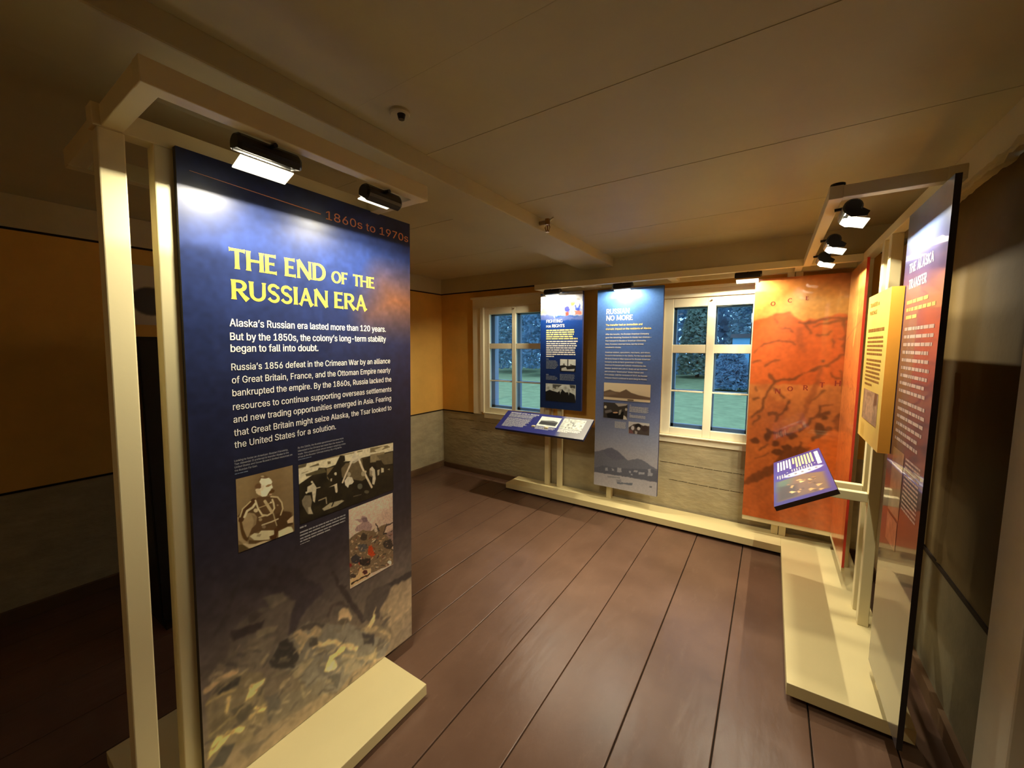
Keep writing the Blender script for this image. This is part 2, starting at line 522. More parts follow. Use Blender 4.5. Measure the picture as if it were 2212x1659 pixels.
def lamp_glass_mat(name, strength):
    m = bpy.data.materials.new(name)
    m.use_nodes = True
    t = m.node_tree
    t.nodes.clear()
    o = t.nodes.new('ShaderNodeOutputMaterial')
    mx = t.nodes.new('ShaderNodeMixShader'); mx.inputs[0].default_value = .30
    tr = t.nodes.new('ShaderNodeBsdfTransparent')
    em = t.nodes.new('ShaderNodeEmission'); em.inputs['Color'].default_value = (1.0, .93, .68, 1); em.inputs['Strength'].default_value = strength
    n = t.nodes.new('ShaderNodeTexNoise'); n.inputs['Scale'].default_value = 40
    mr = t.nodes.new('ShaderNodeMapRange'); mr.inputs['To Min'].default_value = strength * .7; mr.inputs['To Max'].default_value = strength * 1.3
    t.links.new(n.outputs['Fac'], mr.inputs['Value']); t.links.new(mr.outputs[0], em.inputs['Strength'])
    t.links.new(tr.outputs[0], mx.inputs[1]); t.links.new(em.outputs[0], mx.inputs[2]); t.links.new(mx.outputs[0], o.inputs['Surface'])
    return m
LAMPGLASS = lamp_glass_mat('glowing_lamp_glass', 4.0)
def emit_mat(name, col, s):
    m = bpy.data.materials.new(name); m.use_nodes = True
    t = m.node_tree; t.nodes.clear()
    o = t.nodes.new('ShaderNodeOutputMaterial'); em = t.nodes.new('ShaderNodeEmission')
    em.inputs['Color'].default_value = (*col, 1); em.inputs['Strength'].default_value = s
    t.links.new(em.outputs[0], o.inputs['Surface'])
    return m
BULB = emit_mat('halogen_bulb', (1.0, .88, .62), 110)

# ------------------------------------------------------------------ the room
XL, XR, YB, YF, ZC = -3.38, 0.64, 3.57, -1.9, 2.29
TRIMZ, WAINZ = 2.12, 0.713

# floor boards: one floor, seams are its pattern
fb = MB()
seams = [-3.45, -3.13, -2.83, -2.55, -2.27, -1.99, -1.73, -1.487, -1.246, -.995, -.731, -.422, -.108, .202, .47, .70]
for a, b_ in zip(seams[:-1], seams[1:]):
    h = random.uniform(-.0012, .0012)
    fb.box(a + .0025, b_ - .0025, YF - .05, YB + .05, -.03, h, 0)
fb.box(-3.45, .70, YF - .05, YB + .05, -.05, -.012, 1)
struct(fb.build('floor', [FLOORP, DARKLINE], bevel=.0025), 'wide brown painted floor boards with dark seams')

# ceiling of wide painted boards, faint joints running from wall to wall
cb = MB()
ys = [YF - .05, -1.4, -.75, -.1, .40, .88, 1.24, 1.60, 1.93, 2.24, 2.75, 3.2, YB + .05]
for i, (a, b_) in enumerate(zip(ys[:-1], ys[1:])):
    h = random.uniform(0, .0022)
    cb.box(XL - .05, XR + .05, a, b_, ZC + h, ZC + .03)
cb.box(XL - .05, XR + .05, YF - .05, YB + .05, ZC + .02, ZC + .06)
struct(cb.build('ceiling', CEILP), 'low painted board ceiling with faint joints')
bm_ = MB().box(-1.555, -1.245, YF, YB - .012, 2.215, ZC + .005)
struct(bm_.build('ceiling_beam', CEILP, bevel=.006), 'wide shallow painted beam across the ceiling')

def wall_mats(): return [OCHRE, GREYW, FRIEZE]
# left wall
lw = MB()
lw.box(XL - .2, XL, YF, YB, WAINZ, TRIMZ, 0).box(XL - .2, XL, YF, YB, 0, WAINZ, 1).box(XL - .2, XL + .014, YF, YB, TRIMZ, ZC, 2)
struct(lw.build('wall_left', wall_mats()), 'ochre papered wall over grey wainscot')
struct(MB().box(XL, XL + .005, YF, YB, TRIMZ - .012, TRIMZ).build('trim_1', DARKLINE), 'dark edge under the left frieze')
struct(MB().box(XL, XL + .005, YF, YB, WAINZ - .006, WAINZ + .006).build('trim_2', DARKLINE), 'dark edge above the left wainscot')
struct(MB().box(XL, XL + .022, YF, YB, 0, .075).build('baseboard_left', BASEB, bevel=.003), 'brown painted baseboard')
# front wall behind the camera
fw = MB()
fw.box(XL - .2, XR + .2, YF - .2, YF, WAINZ, ZC, 0).box(XL - .2, XR + .2, YF - .2, YF, 0, WAINZ, 1)
struct(fw.build('wall_front', wall_mats()), 'ochre wall behind the viewer')
# right wall, its wainscot a little lower
WR = .57
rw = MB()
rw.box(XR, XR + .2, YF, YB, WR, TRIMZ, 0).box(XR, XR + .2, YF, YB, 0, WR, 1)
struct(rw.build('wall_right', [mat('shaded_ochre_wall_paper', (94, 75, 37), .75, .3, var=.16, vscale=2.2, bump=.3, bscale=9), mat('shaded_grey_wainscot', (120, 110, 84), .8, .3, var=.2, vscale=4, bump=.6, bscale=9)]), 'ochre papered wall behind the displays, shade put into its colour')  # darkened copies of the ochre and grey, shade put into the colour
# frieze board of the right wall with a ragged torn paper edge along its foot
rf = MB()
ysr = np.arange(YF, YB + .001, .035)
prev = None
for i, y in enumerate(ysr):
    zb = 2.112 + .006 * math.sin(y * 9.0) + random.uniform(-.006, .006) + (.014 if 1 < (y * 1.7) % 2.2 < 1.25 else 0)
    xb = XR - .026 - random.uniform(0, .010)
    ring = [(XR - .014, y, ZC), (XR - .014, y, zb + .05), (xb, y, zb + .012), (xb, y, zb), (XR + .01, y, zb + .002), (XR + .01, y, ZC)]
    if prev:
        rf.add(prev + ring, [(k, k + 1, 7 + k, 6 + k) for k in range(5)])
    prev = ring
struct(rf.build('trim_3', FRIEZE), 'frieze of the right wall with a ragged paper edge')
# paper lap standing proud of the wall near the transfer panel, and the dark edge of the wainscot
lap = MB()
prev = None
for z in np.arange(WR + .01, 1.42, .03):
    y = 2.335 + .012 * math.sin(z * 5) + random.uniform(-.008, .008)
    d = .005 + .004 * abs(math.sin(z * 3.1 + 1))
    ring = [(XR, y - .03, z), (XR - d, y, z), (XR, y + .012, z)]
    if prev:
        lap.add(prev + ring, [(0, 1, 4, 3), (1, 2, 5, 4)])
    prev = ring
struct(lap.build('trim_4', MATS['shaded_ochre_wall_paper']), 'raised ragged paper seam on the right wall')
struct(MB().box(XR - .006, XR, 1.80, YB, WR - .009, WR + .009).build('trim_5', DARKLINE), 'dark edge above the right wainscot')
struct(MB().box(XR - .012, XR, 1.735, 1.80, 0, 2.1).build('trim_6', FRIEZE, bevel=.003), 'narrow brown board on the right wall')
struct(MB().box(XR - .014, XR, 3.12, YB - .015, 0, 2.1).build('trim_11', TRIMW, bevel=.004), 'pale corner board behind the right hand posts')
struct(MB().box(XR - .05, XR, 1.55, 1.728, 0, 2.1).build('trim_7', mat('white_casing_paint', (242, 238, 216), .5, .4, var=.04), bevel=.006), 'pale casing board at the right edge')
struct(MB().box(XR - .02, XR, YF, YB, 0, .07).build('baseboard_right', BASEB), 'brown painted baseboard')

# back wall with two window holes
W1 = (-2.72, -1.94, .745, 1.925)
W2 = (-.79, -.065, .737, 1.895)
bw = MB()
def back_piece(x0, x1, z0, z1):
    for a, b_, mi in ((0, WAINZ, 1), (WAINZ, TRIMZ, 0), (TRIMZ, ZC, 2)):
        lo, hi = max(z0, a), min(z1, b_)
        if hi > lo + 1e-6:
            bw.box(x0, x1, YB - (.014 if mi == 2 else 0), YB + .24, lo, hi, mi)
back_piece(XL - .2, W1[0], 0, ZC)
back_piece(W1[0], W1[1], 0, W1[2]); back_piece(W1[0], W1[1], W1[3], ZC)
back_piece(W1[1], W2[0], 0, ZC)
back_piece(W2[0], W2[1], 0, W2[2]); back_piece(W2[0], W2[1], W2[3], ZC)
back_piece(W2[1], XR + .2, 0, ZC)
struct(bw.build('wall_back', wall_mats()), 'window wall, ochre paper over grey wainscot boards')
struct(MB().box(XL, XR, YB - .006, YB, TRIMZ - .012, TRIMZ).build('trim_8', DARKLINE), 'dark edge under the frieze of the window wall')
struct(MB().box(XL, -2.88, YB - .006, YB, WAINZ - .006, WAINZ + .006).build('trim_9', DARKLINE), 'dark edge above the wainscot beside the window')
struct(MB().box(XL, XR, YB - .022, YB, 0, .062).build('baseboard_back', BASEB, bevel=.003), 'brown painted baseboard')
# board joints of the grey wainscot
wj = MB()
for z, x0, x1 in ((.62, -3.3, -2.3), (.48, -.85, .0), (.33, -.7, .25), (.52, -2.95, -2.6)):
    for k in range(12):
        a = x0 + (x1 - x0) * k / 12; b2 = x0 + (x1 - x0) * (k + .9) / 12
        if random.random() < .8:
            zz = z + .004 * math.sin(a * 6)
            wj.box(a, b2, YB - .0015, YB + .01, zz - .0015, zz + .0015)
struct(wj.build('trim_10', DARKLINE), 'cracked joints between the grey wainscot boards')

EXTP = mat('outside_window_paint', (150, 160, 176), .5, .4, var=.05)
def window(n, W, px, pz, left_case, head_z, label):
    """px: pane x edges [l0,l1,r0,r1]; pz: [top, rail top, rail bottom, bar, bottom]"""
    root = MB()
    x0, x1, z0, z1 = W
    yf, yb = YB - .006, YB + .034
    # sash: stiles, mullion, rails
    xs = [x0, px[0], px[1], px[2], px[3], x1]
    root.box(x0, px[0], yf, yb, z0, z1).box(px[1], px[2], yf, yb, z0, z1).box(px[3], x1, yf, yb, z0, z1)
    for a, b_ in ((px[0], px[1]), (px[2], px[3])):
        root.box(a, b_, yf, yb, z0, pz[4]).box(a, b_, yf, yb, pz[0], z1).box(a, b_, yf + .004, yb, pz[2], pz[1])
        root.box(a, b_, yf + .012, yb - .004, pz[3] - .007, pz[3] + .007)
    o = root.build('window_%d' % n, TRIMW, bevel=.003)
    struct(o, label)
    cs = MB()
    # casing: head board with a projecting cap, side boards, apron and sill nosing
    cs.box(x0 - left_case, x1 + .10, YB - .022, YB + .01, z1 + .002, head_z).box(x0 - left_case - .012, x1 + .11, YB - .045, YB, head_z, head_z + .022)
    if left_case > .03:
        cs.box(x0 - left_case, x0 - .052, YB - .02, YB, z0 - .03, z1 + .002)
        cs.box(x0 - .05, x0 - .002, YB - .03, YB, z0, z1 + .002)
    else:
        cs.box(x0 - .014, x0 - .002, YB - .02, YB, z0, z1 + .002)
    cs.box(x1 + .002, x1 + .10, YB - .022, YB, z0 - .02, z1 + .002)
    cs.box(x0 - .012, x1 + .10, YB - .036, YB, z0 - .012, z0 - .001)
    cs.box(x0 - .008, x1 + .10, YB - .014, YB, z0 - .068, z0 - .012)
    cs.build('window_casing', TRIMW, o, bevel=.003)
    jb = MB()
    jb.box(x0 - .002, x0 + .012, yb, YB + .25, z0, z1).box(x1 - .012, x1 + .002, yb, YB + .25, z0, z1).box(x0, x1, yb, YB + .25, z1 - .012, z1 + .002).box(x0, x1, yb, YB + .30, z0 - .02, z0 + .012)
    yo = YB + .085
    jb.box(x0, px[0] + .012, yo, yo + .035, z0, z1).box(px[3] - .012, x1, yo, yo + .035, z0, z1).box(px[1] - .004, px[2] + .004, yo, yo + .035, z0, z1)
    jb.box(x0, x1, yo, yo + .035, z0, pz[4] + .02).box(x0, x1, yo, yo + .035, pz[0] - .01, z1).box(x0, x1, yo, yo + .035, pz[2] + .004, pz[1] - .004).box(x0, x1, yo, yo + .03, pz[3] - .006, pz[3] + .006)
    jb.build('storm_sash', EXTP, o)
    for a, b_ in ((px[0], px[1]), (px[2], px[3])):
        for t, u in ((pz[0], pz[1]), (pz[2], pz[3]), (pz[3], pz[4])):
            g = MB().box(a - .004, b_ + .004, YB + .012, YB + .015, u - .004, t + .004)
            g.build('pane', GLASS, o)
    for xx in (px[0] - .035, ):
        pass
    kn = MB().tube([(.5 * (px[1] + px[2]), yf, z1 - .03), (.5 * (px[1] + px[2]), yf - .012, z1 - .03)], .006, 8)
    kn.build('catch', BRASS, o)
    return o
window(1, W1, [-2.655, -2.352, -2.305, -2.00], [1.848, 1.527, 1.468, 1.110, .802], .16, 2.02, 'six-pane window left of the blue panels')
window(2, W2, [-.713, -.455, -.395, -.140], [1.822, 1.510, 1.440, 1.117, .800], .008, 1.962, 'six-pane window between the blue and orange panels')

# ------------------------------------------------------------------ outside
GRASS = mat('lawn', (132, 142, 98), .9, .2, var=.22, vscale=2.5, bump=.6, bscale=25)
g = MB()
N = 40
vs_, fs_ = [], []
for j in range(N + 1):
    for i in range(N + 1):
        x, y = -34 + 52 * i / N, YB + .3 + 34 * j / N
        vs_.append((x, y, -.45 + .10 * math.sin(x * .5) * math.sin(y * .4)))
for j in range(N):
    for i in range(N):
        fs_.append((j * (N + 1) + i, j * (N + 1) + i + 1, (j + 1) * (N + 1) + i + 1, (j + 1) * (N + 1) + i))
g.add(vs_, fs_)
struct(g.build('ground', GRASS, smooth=True), 'green lawn outside the windows')

LEAF = [mat('leaf_dark', (122, 150, 170), .7, .3, var=.3, vscale=2), mat('leaf_mid', (134, 160, 168), .7, .3, var=.3, vscale=2), mat('leaf_olive', (150, 164, 146), .7, .3, var=.3, vscale=2)]  # dusk haze put into the leaf colours, paler and bluer
def leafy(m):
    t = m.node_tree
    b = t.nodes['Principled BSDF']; o = t.nodes['Material Output']
    tl = t.nodes.new('ShaderNodeBsdfTranslucent'); mx = t.nodes.new('ShaderNodeMixShader'); mx.inputs[0].default_value = .5
    src = b.inputs['Base Color'].links[0].from_socket
    t.links.new(src, tl.inputs['Color']); t.links.new(b.outputs[0], mx.inputs[1]); t.links.new(tl.outputs[0], mx.inputs[2]); t.links.new(mx.outputs[0], o.inputs['Surface'])
for m_ in LEAF: leafy(m_)
BARK = mat('bark', (64, 56, 50), .9, .2, var=.3, bump=.6)
def tree(x, y, h, r, kind, label, density=1.0):
    z0 = -.45
    low = h < 3
    t = empty('shrub' if low else 'tree', (x, y, z0), label, 'shrub' if low else 'tree', None if low else 'trees beyond the lawn')
    MB().tube([(x, y, z0), (x + .1, y, z0 + h * .35), (x - .05, y, z0 + h * .8)], [.022 * h, .016 * h, .006 * h], 8).build('trunk', BARK, t, smooth=True)
    b = MB()
    n = int(4200 * density)
    for _ in range(n):
        a = random.uniform(0, 2 * math.pi); q = random.random() ** .5
        zz = random.random()
        rr = r * (1 - .75 * zz ** 1.6) * (.55 + .45 * q)
        px, py, pz = x + rr * math.cos(a), y + rr * math.sin(a), z0 + h * (.06 + .94 * zz)
        s = random.uniform(.08, .18)
        d1 = Vector((random.gauss(0, 1), random.gauss(0, 1), random.gauss(0, .5))).normalized() * s
        d2 = d1.cross(Vector((random.gauss(0, 1), random.gauss(0, 1), random.gauss(0, 1)))).normalized() * s * .6
        c = Vector((px, py, pz))
        b.add([c - d1, c - d2 * .9, c + d1, c + d2], [(0, 1, 2, 3)])
    b.build('foliage', LEAF[kind], t)
specs = [(-19.6, 23.0, 8.5, 1.7, 0, 'dark conifer seen in the left panes of the left window'), (-15.9, 24.5, 7.6, 1.7, 1, 'bushy green tree seen in the right panes of the left window'),
         (-12.4, 22.6, 8.8, 1.6, 0, 'tall dark tree behind the narrow blue panel'), (-8.9, 25.0, 8.2, 1.7, 0, 'dark tree seen between the two blue panels'),
         (-5.6, 22.6, 7.6, 1.4, 0, 'dark tree filling the left panes of the middle window'), (-3.7, 25.8, 5.2, 1.2, 2, 'low olive tree in the middle of the middle window'),
         (-.8, 25.4, 8.4, 1.5, 1, 'tall green tree seen in the right panes of the middle window'), (2.6, 25.0, 8.0, 1.6, 0, 'dark tree hidden mostly by the orange map'),
         (-1.5, 20.0, 1.85, .9, 0, 'low dark shrub in front of the pale blue shed')]
for s in specs:
    tree(*s)
HED = mat('hedge_leaf', (118, 146, 164), .8, .2, var=.3, vscale=1.5)  # same dusk haze put into the hedge colour
leafy(HED)
hb = MB()
for _ in range(15000):
    x = random.uniform(-30, 9); y = random.uniform(27.6, 29.5); z = -.5 + 8.0 * random.random() ** .8
    s = random.uniform(.14, .32)
    d1 = Vector((random.gauss(0, 1), random.gauss(0, .4), random.gauss(0, 1))).normalized() * s
    d2 = d1.cross(Vector((0, 1, random.gauss(0, .3)))).normalized() * s * .7
    c = Vector((x, y, z))
    hb.add([c - d1, c - d2, c + d1, c + d2], [(0, 1, 2, 3)])
tag(hb.build('hedge', HED), 'tall dark wall of evergreen hedge at the far end of the lawn', 'hedge', kind='stuff')
sh = empty('shed', (-1.17, 22.2, -.45), 'pale blue shed beyond the lawn in the middle window', 'shed')
SHEDP = mat('pale_blue_shed_paint', (104, 156, 184), .6, .3, var=.05)
MB().box(-1.62, -.72, 21.7, 22.7, -.45, 1.88).build('shed_wall', SHEDP, sh)
MB().hexa([(-1.72, 21.6, 1.88), (-.62, 21.6, 1.88), (-.62, 22.8, 1.88), (-1.72, 22.8, 1.88)], [(-1.72, 22.1, 2.08), (-.62, 22.1, 2.08), (-.62, 22.3, 2.08), (-1.72, 22.3, 2.08)]).build('roof', EDGE, sh)

# ------------------------------------------------------------------ lamps
def lamp(c, axis, toward, power, label, length=.150, glass_out=1.0, tilt=0.0, shield=None, back=222, cheeks=False, front=-18):
    """half-round black lamp on a canopy beam: c centre, axis along the beam, toward the lit panel"""
    c, A, T = Vector(c), Vector(axis), Vector(toward)
    Z = Vector((0, 0, 1))
    r = empty('display_lamp', c, label, 'lamp', 'lamps on the display canopies')
    n = 14
    prof = [(.029 * math.cos(math.radians(a)), .029 * math.sin(math.radians(a))) for a in np.linspace(front, back, n)]
    inn = [(p * .93, q * .93) for p, q in prof]
    hs = MB()
    def pt(a, p, q): return c + A * a + T * p + Z * q
    h = length / 2
    vs, fs = [], []
    for p in (prof, inn):
        for e in (-h, h):
            vs += [pt(e, *q) for q in p]
    for k in range(n - 1):
        fs += [(k, k + 1, n + k + 1, n + k), (2 * n + k, 3 * n + k, 3 * n + k + 1, 2 * n + k + 1)]
        fs += [(k, 2 * n + k, 2 * n + k + 1, k + 1), (n + k, n + k + 1, 3 * n + k + 1, 3 * n + k)]
    fs += [(0, n, 3 * n, 2 * n), (n - 1, 3 * n - 1, 4 * n - 1, 2 * n - 1)]
    hs.add(vs, fs)
    for e, s in ((-h, -1), (h, 1)):
        cap = [pt(e, *q) for q in prof] + [pt(e + s * .008, *(x * .8 for x in q)) for q in prof]
        hs.add(cap, [(k, k + 1, n + k + 1, n + k) for k in range(n - 1)] + [tuple(range(n, 2 * n))])
        ck = [(.029, -.008), (.048, -.022), (.040, -.038), (-.004, -.034), (-.021, -.019), (-.008, 0)]         # end cheek, added to cut sideways light spill
        if cheeks: hs.add([pt(e, *q) for q in ck] + [pt(e + s * .002, *q) for q in ck], [tuple(range(6)), tuple(range(11, 5, -1))] + [(k, (k + 1) % 6, (k + 1) % 6 + 6, k + 6) for k in range(6)])
    hs.build('housing', BLACK, r)
    gl = MB()
    p0, p1, q0, q1 = -.010, .042 * glass_out, -.027, -.045
    if shield: p0, p1, q0, q1 = shield
    gl.add([pt(-h * .98, p0, q0), pt(h * .86, p0, q0), pt(h * .86, p1, q1), pt(-h * .98, p1, q1), pt(-h * .98, p0, q0 - .003), pt(h * .86, p0, q0 - .003), pt(h * .86, p1, q1 - .003), pt(-h * .98, p1, q1 - .003)],
           [(0, 1, 2, 3), (7, 6, 5, 4), (0, 4, 5, 1), (1, 5, 6, 2), (2, 6, 7, 3), (3, 7, 4, 0)])
    gl.build('glass_shield', LAMPGLASS, r)
    MB().tube([pt(-h * .5, -.012, .004), pt(h * .5, -.012, .004)], .004, 8).build('bulb', BULB, r, smooth=True)
    MB().tube([pt(0, -.016, .018), pt(0, -.046, .0145)], .006, 8).build('bracket', BLACK, r)
    ld = bpy.data.lights.new('lamp_light', 'AREA')
    ld.shape = 'RECTANGLE'
    ld.size, ld.size_y = length * .7, .010
    ld.energy = power
    ld.color = LAMP_COL
    lo = bpy.data.objects.new('lamp_light', ld)
    COL.objects.link(lo)
    lo.parent = r
    d = (T * math.cos(math.radians(97 + tilt)) - Z * math.sin(math.radians(97 + tilt))).normalized()   # shines along its own -Z
    zax = -d
    xax = A.normalized()
    yax = zax.cross(xax)
    lo.matrix_local = Matrix((xax, yax, zax)).transposed().to_4x4()
    lo.location = T * -.002 + Z * .001
    return r

